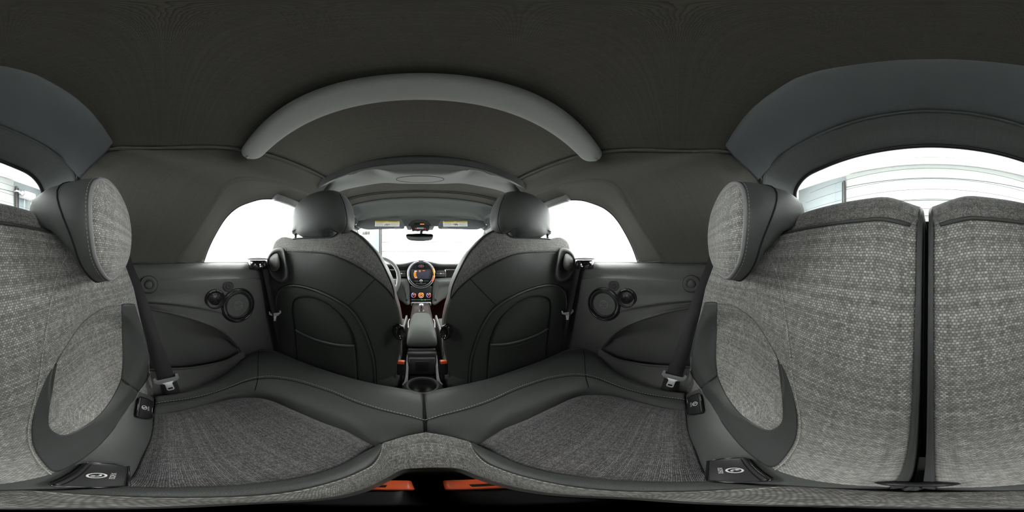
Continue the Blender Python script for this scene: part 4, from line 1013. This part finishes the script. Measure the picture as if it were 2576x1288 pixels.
    for y, hw, zt, zb in ((.56, .20, -.56, -.70), (.58, .235, -.53, -.74), (.70, .245, -.50, -.76), (.95, .25, -.47, -.76), (1.10, .245, -.46, -.74), (1.13, .22, -.49, -.70)):
        c = XC; rings.append(m_([Vector((c - hw, y, zb)), Vector((c - hw - .01, y, (zt + zb) / 2)), Vector((c - hw + .01, y, zt)), Vector((c - hw * .6, y, zt + .005)), Vector((c, y, zt - .02)), Vector((c + hw * .6, y, zt + .005)), Vector((c + hw - .01, y, zt)), Vector((c + hw + .01, y, (zt + zb) / 2)), Vector((c + hw, y, zb)), Vector((c, y, zb))]))
    ringloft('seat_cushion', rings, LEATHER_D, t, 48)
    cx_ = -.095 if s < 0 else .095
    sheet('side_cover', [[Vector((cx_, y, -.42)) for y in (.72, .80, .95, 1.1)], [Vector((cx_ * .94, y, -.5)) for y in (.72, .80, .95, 1.1)], [Vector((cx_ * .97, y, -.68)) for y in (.72, .80, .95, 1.1)]], TRIM, t, 16, 10, thick=.01)
    # headrest
    HS = [(733, 590), (732, 570), (737, 543), (752, 515), (774, 494), (799, 482), (824, 477), (848, 480), (866, 495), (876, 522), (881, 549), (879, 574), (866, 586), (846, 585), (830, 586), (823, 592), (815, 597), (785, 598), (758, 597), (750, 592), (742, 587)]
    if s > 0: pass
    hp = resample([PY(px, py, .465) for px, py in HS], 64, True); hcn = sum(hp, Vector()) / 64
    ha = (max(p.x for p in hp) - min(p.x for p in hp)) / 2; hb = (max(p.z for p in hp) - min(p.z for p in hp)) / 2; hc0 = Vector(((max(p.x for p in hp) + min(p.x for p in hp)) / 2, 0, (max(p.z for p in hp) + min(p.z for p in hp)) / 2))
    def fr_(sc, y, scz=None):
        o = []
        for p in hp:
            an = math.atan2((p.z - hc0.z) / hb, (p.x - hc0.x) / ha); wgt = min(1, sc) ** 5
            ex, ez = hc0.x + ha * math.cos(an) * sc, hc0.z + hb * math.sin(an) * sc
            qx, qz = hc0.x + (p.x - hc0.x) * sc, hc0.z + (p.z - hc0.z) * sc
            o.append(Vector((lerp(ex, qx, wgt), y, lerp(ez, qz, wgt))))
        return m_(o)
    def fr_old(sc, y, scz=None): return m_([Vector((hcn.x + (p.x - hcn.x) * sc, y, hcn.z + (p.z - hcn.z) * (scz or sc))) for p in hp])
    dz_ = -.006 if s > 0 else 0
    hr = ringloft('headrest', [fr_(.12, .427), fr_(.28, .4278), fr_(.42, .4295), fr_(.56, .4325), fr_(.68, .4365), fr_(.78, .4415), fr_(.87, .448), fr_(.93, .4545), fr_(.975, .463), fr_(1.0, .476), fr_(1.0, .497), fr_(.95, .520), fr_(.7, .537), fr_(.3, .541)], LEATHER, t, 64)
    hpS = [(858, 488), (868, 510), (874, 535), (876, 560), (870, 580), (862, 588)]
    tube('side_seam', m_([PY(px - 3, py, .452) for px, py in hpS]), .0013, SEAM, hr, 6, res=24)
    lw = [(733, 582), (752, 575), (785, 571), (812, 571), (832, 577), (848, 585)]
    tube('lower_seam', m_([Vector((p.x, .4455 + (.004 if i in (0, 5) else 0), p.z)) for i, p in enumerate([PY(px, py, .4455) for px, py in lw])]), .0016, SEAM, hr, 6, res=30)
    for px in (743, 829):
        q = PY(px, 598, .478); q.x *= -s
        lathe('headrest_post', [(0, .03), (.0065, .03), (.0065, -.05), (0, -.05)], T(q.x, q.y, q.z), CHROME, hr, 14)

# ------------------------------------------------------------------ SEAT BELTS
def strap(name, P, wd, sides, mat, parent, th=.0016):
    P = [Vector(p) for p in P]; n = 40; Q = resample(P, n); S = resample([Vector(v) for v in sides], n)
    bm = bmesh.new(); R_ = []
    for i, p in enumerate(Q):
        d = (Q[min(n - 1, i + 1)] - Q[max(0, i - 1)]).normalized(); w_ = S[i]; w_ = (w_ - d * w_.dot(d)).normalized(); u = d.cross(w_)
        R_.append([bm.verts.new(p + w_ * wd / 2 * a + u * th / 2 * b) for a, b in ((-1, -1), (1, -1), (1, 1), (-1, 1))])
    for A, B in zip(R_, R_[1:]):
        for k in range(4): bm.faces.new((A[k], A[(k + 1) % 4], B[(k + 1) % 4], B[k]))
    bm.faces.new(R_[0][::-1]); bm.faces.new(R_[-1]); bmesh.ops.recalc_face_normals(bm, faces=bm.faces)
    return link(name, bm, mat, parent)
def plate_at(name, out2, M, th, mat, parent, bev=.001, **kw): return prism(name, out2, th, M @ T(0, 0, -th / 2), mat, parent, bev, **kw)
for s in (1, -1):
    who = 'passenger' if s > 0 else 'driver'
    m_ = (lambda L_: L_) if s > 0 else mx
    t = thing('rear_seat_belt', 'black rear seat belt with metal tongue beside the ' + who + ' side rear seat', 'seat belt', (s * .45, -.03, -.4), 'rear seat belts')
    c = [PX(1803, 640, .53), PX(1790, 680, .527), PX(1767, 735, .515), PX(1745, 800, .50), PX(1722, 870, .475), PX(1704, 920, .447), PX(1696, 946, .43)]
    strap('strap', m_(c), .046, m_([Vector((.15, .95, -.3))] * 3), WEB, t)
    # tongue
    k = c[-1]; dn = (c[-1] - c[-3]).normalized(); wv = Vector((.25, .95, .1)); wv = (wv - dn * wv.dot(dn)).normalized()
    k2, dn2, wv2 = m_([k])[0], m_([dn])[0], m_([wv])[0]
    nr = wv2.cross(-dn2).normalized()
    if nr.dot(C0 - k2) < 0: nr = -nr
    X_ = (-dn2).cross(nr).normalized(); M = Matrix((X_, -dn2, nr)).transposed().to_4x4(); M.translation = k2 + nr * .004
    tp_ = plate_at('tongue_grip', [(-.034, .012), (-.034, -.004), (-.027, -.011), (-.014, -.015), (.014, -.015), (.027, -.011), (.034, -.004), (.034, .012), (.027, .014), (.025, .003), (-.025, .003), (-.027, .014)], M, .005, GREYP, t, .001)
    plate_at('tongue', [(-.015, -.010), (-.0095, -.018), (-.010, -.038), (-.007, -.042), (.007, -.042), (.010, -.038), (.0095, -.018), (.015, -.010)], M @ T(0, 0, .002), .003, plain('tongue_metal', (.85, .85, .87), .45, metal=.7), t, .0005)
    plate_at('tongue_hole', [(-.006, -.031), (.006, -.031), (.006, -.0365), (-.006, -.0365)], M @ T(0, 0, .0028), .003, SEAM, t, 0)
    c2 = [k + Vector((.012, 0, .004)), k + Vector((.012, .006, -.03)), PZ(1681, 990, -.462) + Vector((.012, 0, 0))]
    strap('lower_strap', m_(c2), .046, m_([Vector((.2, .95, .1))] * 3), WEB, t)
    # front belt with its guide on the belt line
    t = thing('front_seat_belt', 'black front seat belt hanging below its round guide cap, ' + who + ' side', 'seat belt', (s * .56, .4, -.3), 'front seat belts')
    g = PX(1471, 658, .585); g2 = m_([g])[0]
    lathe('guide_base', [(.041, -.026), (.043, -.020), (.038, .006), (.034, .008), (.034, .010), (0, .010)], T(g2.x, g2.y, g2.z - .004), GLOSS, t, 36, 1, 1)
    lathe('guide_cap', [(0, .016), (.025, .015), (.041, .0115), (.044, .0095), (.041, .007), (0, .006)], T(g2.x, g2.y, g2.z + .002), plain('cap_plastic', (.13, .13, .135), .95, spec=.05), t, 36)
    bm = bmesh.new()
    for a in (-48, -20, 12):
        an = R(a) + math.pi if s > 0 else R(a)
        box_bm(.002, .006, .010, T(g2.x + .0405 * math.cos(an), g2.y + .039 * math.sin(an), g2.z - .012, 0, 0, math.degrees(an)), .0005, bm)
    link('guide_rib', bm, SATIN, t)
    c = [PX(1457, 663, .560), PX(1451, 680, .552), PX(1443, 720, .545), PX(1434, 765, .54), PX(1428, 790, .54), PX(1421, 830, .545), PX(1411, 890, .56), PX(1402, 940, .57)]
    strap('strap', m_(c), .044, m_([Vector((.35, .9, 0)), Vector((.5, .8, 0)), Vector((.6, .75, 0))]), WEB, t)
    q = m_([PX(1428, 786, .532)])[0]; M = frame(q, Vector((-s * .75, -.65, .2)))
    plate_at('tongue_grip', [(-.026, .006), (-.024, -.006), (-.01, -.012), (.012, -.010), (.026, .004), (.022, .014), (.017, .012), (.018, .004), (-.018, -.001), (-.021, .008)], M, .006, SATIN, t, .001)
    plate_at('tongue', [(-.008, -.010), (-.007, -.034), (.004, -.034), (.006, -.010)], M, .003, CHROME, t, .0005)
    # front buckle beside the console
    t = thing('front_belt_buckle', 'black stalk buckle with orange button between console and ' + who + ' seat', 'belt buckle', (s * .07, .59, -.6), 'front belt buckles')
    q = PY(1006, 912, .585); x = abs(q.x + .008) * s + .004 * s
    box('buckle_body', .030, .022, .075, T(x, .593, q.z - .036, -12), BLACK, t, .005)
    box('release_button', .024, .020, .014, T(x, .586, q.z + .002, -12), ORANGE, t, .002)
    tube('cable_stalk', [Vector((x, .600, q.z - .06)), Vector((x, .610, q.z - .12)), Vector((x, .615, q.z - .2))], .007, BLACK, t, 8)

# ------------------------------------------------------------------ CENTRE CONSOLE
cc_ = thing('centre_console', 'dark centre console with padded armrest and round cup holder between the front seats', 'console', (0, .8, -.7))
rings = []
for y, hw, zt, zb in ((1.075, .02, -.402, -.43), (1.07, .045, -.388, -.44), (1.04, .058, -.380, -.445), (.95, .066, -.376, -.445), (.85, .069, -.378, -.447), (.785, .070, -.388, -.450), (.755, .070, -.408, -.455), (.738, .069, -.432, -.458), (.735, .06, -.448, -.460)):
    r_ = []
    for a in range(24):
        an = 2 * math.pi * a / 24; cx1, cz1 = math.cos(an), math.sin(an)
        cx1 = math.copysign(abs(cx1) ** .45, cx1); cz1 = math.copysign(abs(cz1) ** .6, cz1)
        r_.append(Vector((cx1 * hw, y, (zt + zb) / 2 + cz1 * (zt - zb) / 2)))
    rings.append(r_)
ringloft('armrest_lid', rings, plain('armrest_leather', (.05, .054, .05), .55, bump=.25, scale=900, spec=.25), cc_, 24, res=False, label='padded leather armrest lid')
box('lid_base', .138, .30, .028, T(0, .90, -.463), BLACK, cc_, .008)
for s in (-1, 1): tube('lid_catch', [Vector((s * .072, .98, -.40)), Vector((s * .076, .95, -.415)), Vector((s * .074, .92, -.44))], .004, CHROME, cc_, 8, res=10)
box('hinge_cover', .128, .03, .035, T(0, .735, -.487, -18), BLACK, cc_, .008)
box('console_box', .132, .42, .12, T(0, .92, -.54), TRIMD, cc_, .012)
box('rear_panel', .12, .02, .10, T(0, .695, -.555, -14), TRIMD, cc_, .01)
box('rear_panel_inset', .06, .006, .06, T(0, .683, -.55, -14), BLACK, cc_, .004)
box('tray', .10, .10, .01, T(0, .64, -.612), BLACK, cc_, .004)
for s in (-1, 1):
    sheet('side_rail', [[Vector((s * a, y, z)) for y, z, a in ((.72, -.50, .063), (.66, -.55, .062), (.60, -.575, .062), (.55, -.555, .066))], [Vector((s * (a - .012), y, z - .02)) for y, z, a in ((.70, -.52, .067), (.65, -.575, .068), (.60, -.60, .066), (.56, -.59, .06))]], GREYP if False else BOWM, cc_, 20, 6, thick=.004)
CH = PZ(1057, 968, -.545)
lathe('cup_holder', [(.066, -.10), (.070, -.03), (.060, -.006), (.056, .0), (.052, .003), (.0485, .001), (.046, -.008), (.043, -.07), (0, -.072)], T(0, CH.y, -.545), TRIMD, cc_, 56)
lathe('cup_liner', [(.0455, -.009), (.0425, -.069), (0, -.0705)], T(0, CH.y, -.544), BLACK, cc_, 48)
box('console_foot', .14, .30, .20, T(0, .62, -.74), TRIMD, cc_, .02)
# front console with gear lever
box('console_front', .15, .40, .14, T(0, 1.27, -.49), plain('console_black', (.02, .02, .02), .7, spec=.15), cc_, .02)
box('wood_trim_plate', .11, .20, .01, T(0, 1.20, -.412), plain('brown_trim', (.030, .025, .022), .8, spec=.1), cc_, .003)
gl = PY(1055, 772, 1.15)
gv = lathe('gear_boot', [(.030, 0), (.024, .012), (.012, .02), (0, .022)], T(0, 1.17, -.415), BLACK, cc_, 24)
tube('gear_stalk', [Vector((0, 1.17, -.41)), Vector((0, 1.165, -.39)), Vector((0, 1.16, -.375))], .006, CHROME, cc_, 10)
gk = ringloft('gear_knob', [[Vector((math.copysign(abs(math.cos(a)) ** .7, math.cos(a)) * r1_, 1.155 + math.sin(a) * r1_ * .8, z)) for a in [2 * math.pi * k / 20 for k in range(20)]] for z, r1_ in ((-.402, .010), (-.392, .014), (-.375, .017), (-.358, .018), (-.350, .014), (-.348, .006))], SATIN, cc_, 20, label='silver gear selector knob')
box('gear_knob_inlay', .012, .004, .022, T(0, 1.141, -.370), BLACK, gk, .002)

# ------------------------------------------------------------------ DASHBOARD
DB = thing('dashboard', 'grey-green dashboard with large round centre display and climate knobs', 'dashboard', (0, 1.55, -.3))
DASH = plain('dash_soft', (.07, .075, .07), .7, bump=.5, scale=900)
DASHG = plain('dash_grey', (.085, .09, .086), .6, bump=.4, scale=900)
def hump(x): return .028 * math.exp(-(abs(x) / .125) ** 3)
XS = [-.70, -.55, -.4, -.3, -.22, -.17, -.13, -.09, -.05, 0, .05, .09, .13, .17, .22, .3, .4, .55, .70]
hy = lambda x: 1.50 + .0 * x
rws = [[Vector((x, 1.475, -.105 + hump(x) * .6)) for x in XS], [Vector((x, 1.455, -.085 + hump(x)) ) for x in XS], [Vector((x, 1.465, -.068 + hump(x))) for x in XS], [Vector((x, 1.51, -.060 + hump(x) * .95)) for x in XS], [Vector((x, 1.70, -.055 + hump(x) * .3)) for x in XS], [Vector((x, 2.10, -.085)) for x in XS]]
sheet('dash_top', rws, DASHG, DB, 90, 30, thick=.01, smooth_v=True)
sheet('dash_face', [[Vector((x, 1.475, -.095)) for x in (-.7, 0, .7)], [Vector((x, 1.49, -.13)) for x in (-.7, 0, .7)], [Vector((x, 1.50, -.22)) for x in (-.7, 0, .7)]], BLACK, DB, 12, 10, thick=.02)
for s in (-1, 1):
    # brushed decor strip, vent and lower knee pad
    box('decor_strip', .36, .006, .012, T(s * .40, 1.478, -.127), CHROME, DB, .002)
    vt = thing_v = box('vent_frame', .085, .012, .062, T(s * .175, 1.476, -.160), BLACK, DB, .01)
    for k in range(5):
        box('vent_slat', .076, .016, .0035, T(s * .175, 1.466, -.138 - k * .011, 20), GREYP if k == 2 else TRIM, vt, .001)
    lathe('vent_knob', [(0, .012), (.006, .012), (.007, .004), (.005, 0)], frame(Vector((s * .175, 1.462, -.160)), Vector((0, -1, 0))), SATIN, vt, 14)
    tube('vent_trim', [Vector((s * .215, 1.470, -.125)), Vector((s * .222, 1.468, -.145)), Vector((s * .224, 1.468, -.18)), Vector((s * .222, 1.47, -.195))], .005, CHROME, vt, 8, res=12)
    rw = [[Vector((s * .105, 1.47, -.205)), Vector((s * .15, 1.46, -.202)), Vector((s * .25, 1.47, -.20)), Vector((s * .68, 1.48, -.195))],
          [Vector((s * .105, 1.445, -.23)), Vector((s * .16, 1.435, -.225)), Vector((s * .25, 1.44, -.22)), Vector((s * .68, 1.44, -.215))],
          [Vector((s * .100, 1.44, -.30)), Vector((s * .150, 1.43, -.28)), Vector((s * .21, 1.435, -.25)), Vector((s * .68, 1.44, -.245))],
          [Vector((s * .098, 1.43, -.38)), Vector((s * .135, 1.42, -.37)), Vector((s * .185, 1.44, -.30)), Vector((s * .68, 1.46, -.27))],
          [Vector((s * .096, 1.42, -.43)), Vector((s * .12, 1.41, -.44)), Vector((s * .165, 1.44, -.42)), Vector((s * .2, 1.52, -.40))]]
    sheet('knee_pad', rw, DASHG, DB, 30, 24, thick=.01)
cen = Vector((0, 1.452, -.163)); Mf = frame(cen, Vector((0, -1, .12)))
disp = lathe('display_unit', [(.128, -.05), (.130, -.01), (.131, .004), (.124, .010), (.112, .004), (0, .003)], Mf, GLOSS, DB, 72, label='large round centre display unit')
def arcm(name, r, a0, a1, rad, mat, z=.010, n=40, par=None):
    return tube(name, [Mf @ Vector((r * math.cos(R(a)), r * math.sin(R(a)), z)) for a in [a0 + (a1 - a0) * k / (n - 1) for k in range(n)]], rad, mat, par or disp, 8)
arcm('chrome_ring', .1235, 0, 354, .0016, SATIN, .011, 72)
arcm('inner_ring', .108, 0, 354, .0018, SATIN, .006, 72)
arcm('ring_light', .117, 100, 205, .0024, LEDW)
arcm('ring_light', .117, 80, 30, .0022, LEDW)
arcm('ring_light', .117, 28, -28, .0034, LEDO)
arcm('ring_light', .117, -14, -32, .0044, LEDR, .0105, 12)
scr = box('screen_panel', .172, .004, .088, Mf @ T(0, 0, .0045, -90), BLACK, disp, .004)
def onD(x, y, z=.0075): return Mf @ T(x, y, z, -90)
box('screen', .135, .0015, .076, onD(.002, -.002), SCREEN, disp, .001)
tube('screen_graphic', [Mf @ Vector((x, y, .0092)) for x, y in ((-.052, .024), (-.059, .012), (-.061, -.004), (-.057, -.020), (-.050, -.032))], .0028, LEDO, disp, 6, res=16)
tube('screen_graphic', [Mf @ Vector((x, y, .0092)) for x, y in ((-.044, .020), (-.048, .008), (-.048, -.008), (-.044, -.02), (-.036, -.030))], .0022, LEDO, disp, 6, res=16)
box('screen_graphic', .022, .001, .006, onD(-.048, .028, .009), LEDW, disp, .0003)
box('screen_graphic', .018, .001, .005, onD(-.046, -.032, .009), LEDO, disp, .0003)
for x, y, wd in ((-.012, .0325, .020), (.024, .0325, .020), (-.012, .023, .016)):
    for k in range(4): box('screen_text', wd * .2, .0008, .0032, onD(x - wd * .375 + k * wd * .25, y, .009), LEDO, disp, .0002)
hz = lathe('hazard_button', [(0, .004), (.022, .004), (.025, 0)], Mf @ T(0, .072, .004), BLACK, disp, 32, 1, .5)
bm = tube_bm([Mf @ Vector((x, y, .0092)) for x, y in ((-.0055, .068), (.0055, .068), (0, .0775))], .0011, 6, None, True); link('hazard_triangle', bm, LEDR, hz)
tube('button_outline', [Mf @ Vector((.024 * math.cos(2 * math.pi * k / 32), .072 + .011 * math.sin(2 * math.pi * k / 32), .0075)) for k in range(32)], .0007, GREYP, hz, 5, True)
vk = lathe('volume_knob', [(0, .010), (.010, .010), (.0135, .008), (.015, .002)], Mf @ T(0, -.062, .004), CHROME, disp, 32)
lathe('emblem_ring', [(.0055, .0), (.0055, .001), (.0068, .001), (.0068, 0)], Mf @ T(0, -.062, .0145), BLACK, vk, 24)
for s in (-1, 1):
    for k in range(3): box('emblem_wing', .005 - k * .001, .0008, .0012, onD(s * .0095, -.060 - k * .0022, .0148), BLACK, vk, .0002)
    for k in range(3): box('media_key', .013, .002, .005, onD(s * (.027 + k * .016), -.062, .006), GREYP if k < 2 and s < 0 else TRIM, disp, .001)
for k in range(9): box('preset_key', .007, .002, .004, onD(-.04 + k * .01, -.083 - .004 * math.cos((k - 4) * .4) + .002, .005), SATIN, disp, .001)
# climate panel
cp = box('climate_panel', .192, .03, .175, T(0, 1.455, -.355, 6), BLACK, DB, .01)
for x, r_, mt in ((-.066, .0195, 0), (0, .0235, 1), (.066, .0195, 0)):
    k = lathe('climate_knob', [(r_, 0), (r_ * .95, .014), (r_ * .8, .018), (0, .016)], frame(Vector((x, 1.437, -.352 + .0)), Vector((0, -1, .1))), BLACK, DB, 32)
    Mk = frame(Vector((x, 1.422, -.350)), Vector((0, -1, .1)))
    def ka(a0, a1, rr, rad, mat): tube('knob_light', [Mk @ Vector((rr * math.cos(R(a)), rr * math.sin(R(a)), .002)) for a in [a0 + (a1 - a0) * q / 15 for q in range(16)]], rad, mat, k, 6)
    if mt:
        ka(-40, 220, r_ * .9, .0018, LEDO); ka(200, 340, r_ * .9, .0016, LEDW); ka(0, 350, r_ * .45, .0025, LEDO)
    else:
        ka(100, 260, r_ * .9, .0019, LEDB); ka(-80, 80, r_ * .9, .0019, LEDR); ka(20, 160, r_ * .3, .002, LEDO)
    tube('knob_rim', [Mk @ Vector((r_ * 1.03 * math.cos(2 * math.pi * q / 40), r_ * 1.03 * math.sin(2 * math.pi * q / 40), -.003)) for q in range(40)], .0016, CHROME, k, 6, True)
box('key_strip', .175, .008, .009, T(0, 1.435, -.396), TRIM, DB, .003)
for k in range(12): box('climate_key', .011, .004, .003, T(-.078 + k * .0142, 1.430, -.395), LEDG if k in (6, 8) else SATIN, DB, .0008)
tgp = box('toggle_panel', .175, .02, .036, T(0, 1.42, -.430), GREYP, DB, .012)
for k, x in enumerate((-.068, -.036, .036, .068)):
    lathe('toggle_socket', [(.013, 0), (.013, .006), (.010, .007), (.009, .001), (0, .001)], frame(Vector((x, 1.410, -.430)), Vector((0, -1, 0))), BLACK, tgp, 24)
    box('toggle_switch', .008, .018, .006, T(x, 1.402, -.430, 15), LEDO if k == 1 else SATIN, tgp, .002)
# cowl, firewall
struct(box('wall_front', 1.5, .03, .75, T(0, 1.98, -.47), CARPET), 'dark firewall below the windscreen')
bm = bmesh.new()
rl_ = bpy.data.lights.new('footwell_light', 'POINT')
for s in (-1, 1):
    l = bpy.data.lights.new('footwell_light', 'POINT'); l.energy = .8; l.color = (1, .02, .04); l.shadow_soft_size = .03
    o = bpy.data.objects.new('footwell_light', l); o.location = (s * .38, 1.55, -.42); COL.objects.link(o)
# instrument cluster and steering wheel
ic = thing('instrument_cluster', 'round instrument cluster behind the steering wheel', 'gauge', (-.36, 1.36, -.14))
Mi = frame(Vector((-.36, 1.375, -.135)), Vector((0, -1, .25)))
gd = lathe('gauge_housing', [(.082, -.06), (.086, 0), (.082, .01), (.074, .006), (.072, -.006), (0, -.008)], Mi, BLACK, ic, 56)
tube('gauge_ring', [Mi @ Vector((.078 * math.cos(2 * math.pi * k / 56), .078 * math.sin(2 * math.pi * k / 56), .009)) for k in range(56)], .003, CHROME, gd, 8, True)
lathe('gauge_face', [(0, -.004), (.070, -.004), (.070, -.006)], Mi, plain('gauge_face', (.25, .25, .26), .4), gd, 40)
for k in range(24):
    a = R(225 - k * 11.7); box('gauge_tick', .009, .0012, .0008, Mi @ T(.06 * math.cos(a), .06 * math.sin(a), -.0028, 0, 0, math.degrees(a)), WHITE, gd, .0001)
tube('gauge_needle', [Mi @ Vector((0, 0, 0)), Mi @ Vector((-.035, -.035, 0))], .0012, LEDR, gd, 6)
sw = thing('steering_wheel', 'grey leather steering wheel with silver spokes ahead of the driver seat', 'steering wheel', (-.36, 1.27, -.18))
Ms = frame(Vector((-.355, 1.255, -.185)), Vector((0, -1, .42)))
rw_ = tube('rim', [Ms @ Vector((.182 * math.cos(2 * math.pi * k / 72), .182 * math.sin(2 * math.pi * k / 72), 0)) for k in range(72)], .0155, DASHG, sw, 14, True)
tube('rim_inlay', [Ms @ Vector((.170 * math.cos(2 * math.pi * k / 72), .170 * math.sin(2 * math.pi * k / 72), .008)) for k in range(72)], .003, SATIN, sw, 8, True)
hub = lathe('hub', [(0, .030), (.03, .029), (.055, .02), (.066, 0), (.06, -.04), (0, -.04)], Ms, BLACK, sw, 40)
lathe('emblem', [(0, .0325), (.010, .0325), (.013, .031), (.015, .028)], Ms, CHROME, hub, 24)
for s in (-1, 1): box('emblem_wing', .020, .005, .003, Ms @ T(s * .022, 0, .029), CHROME, hub, .001)
tube('hub_ring', [Ms @ Vector((.040 * math.cos(2 * math.pi * k / 40), .040 * math.sin(2 * math.pi * k / 40), .026)) for k in range(40)], .002, CHROME, hub, 6, True)
for a in (-5, 185, 270):
    box('spoke', .115, .028, .014, Ms @ T(.115 * math.cos(R(a)), .115 * math.sin(R(a)), .002, 0, 0, a), SATIN if a != 270 else BLACK, sw, .006)
tube('column', [Vector((-.355, 1.29, -.20)), Vector((-.355, 1.42, -.27))], .04, BLACK, sw, 16)

# ------------------------------------------------------------------ OUTER BODY (keeps the light out where the real car's shell does)
def shell(name, rows, label, **kw): return struct(sheet(name, rows, plain('body_shell', (.04, .04, .04), .5), None, thick=.01, **kw), label)
ys = [-.60, -.42, -.25, -.1, .1, .4, .7, 1.0, 1.2, 1.31]
def outer(y):
    z = .40 if y > -.2 else .40 - (-.2 - y) * .35
    if y > .8: z = .40 - (y - .8) * .16
    return z
rows = []
for y in ys:
    z = outer(y)
    if y < -.3: continue
    rows.append([Vector((x, y, z - (abs(x) / .5) ** 3 * (.10 if y < .7 else .04))) for x in (-.50, -.46, -.4, -.3, -.15, 0, .15, .3, .4, .46, .50)])
shell('soft_top', rows, 'outer skin of the black soft top', nu=40, nv=30)
for s in (1, -1):
    bx = thing('x', 'x', 'x') if False else None
    struct(box('car_body_side', .05, 2.9, .82, T(s * .72, .7, -.46), plain('body_shell', (.04, .04, .04), .5)), 'outer body side below the ' + ('passenger' if s > 0 else 'driver') + ' windows')
    # C pillar outer skin
    r0 = [Vector((.72, .10, -.05)), Vector((.72, -.2, -.05)), Vector((.72, -.6, -.05))]
    r1_ = [Vector((.66, .13, .12)), Vector((.66, -.2, .12)), Vector((.62, -.5, .12))]
    r2_ = [Vector((.58, .28, .27)), Vector((.58, -.1, .26)), Vector((.53, -.42, .24))]
    r3_ = [Vector((.50, .50, .31)), Vector((.47, 0, .34)), Vector((.47, -.35, .30))]
    shell('c_pillar_skin', [r0, r1_, r2_, r3_], 'outer soft-top skin over the ' + ('passenger' if s > 0 else 'driver') + ' side rear pillar', mir=s < 0, nu=16, nv=16)
struct(box('rear_deck', 1.5, .9, .06, T(0, -1.02, -.14), plain('body_shell', (.04, .04, .04), .5)), 'boot lid behind the rear window')
struct(box('luggage_floor', 1.5, 1.3, .05, T(0, -.85, -.86), CARPET), 'luggage bay floor')
struct(box('luggage_end', 1.5, .05, .8, T(0, -1.45, -.5), CARPET), 'luggage bay end wall')
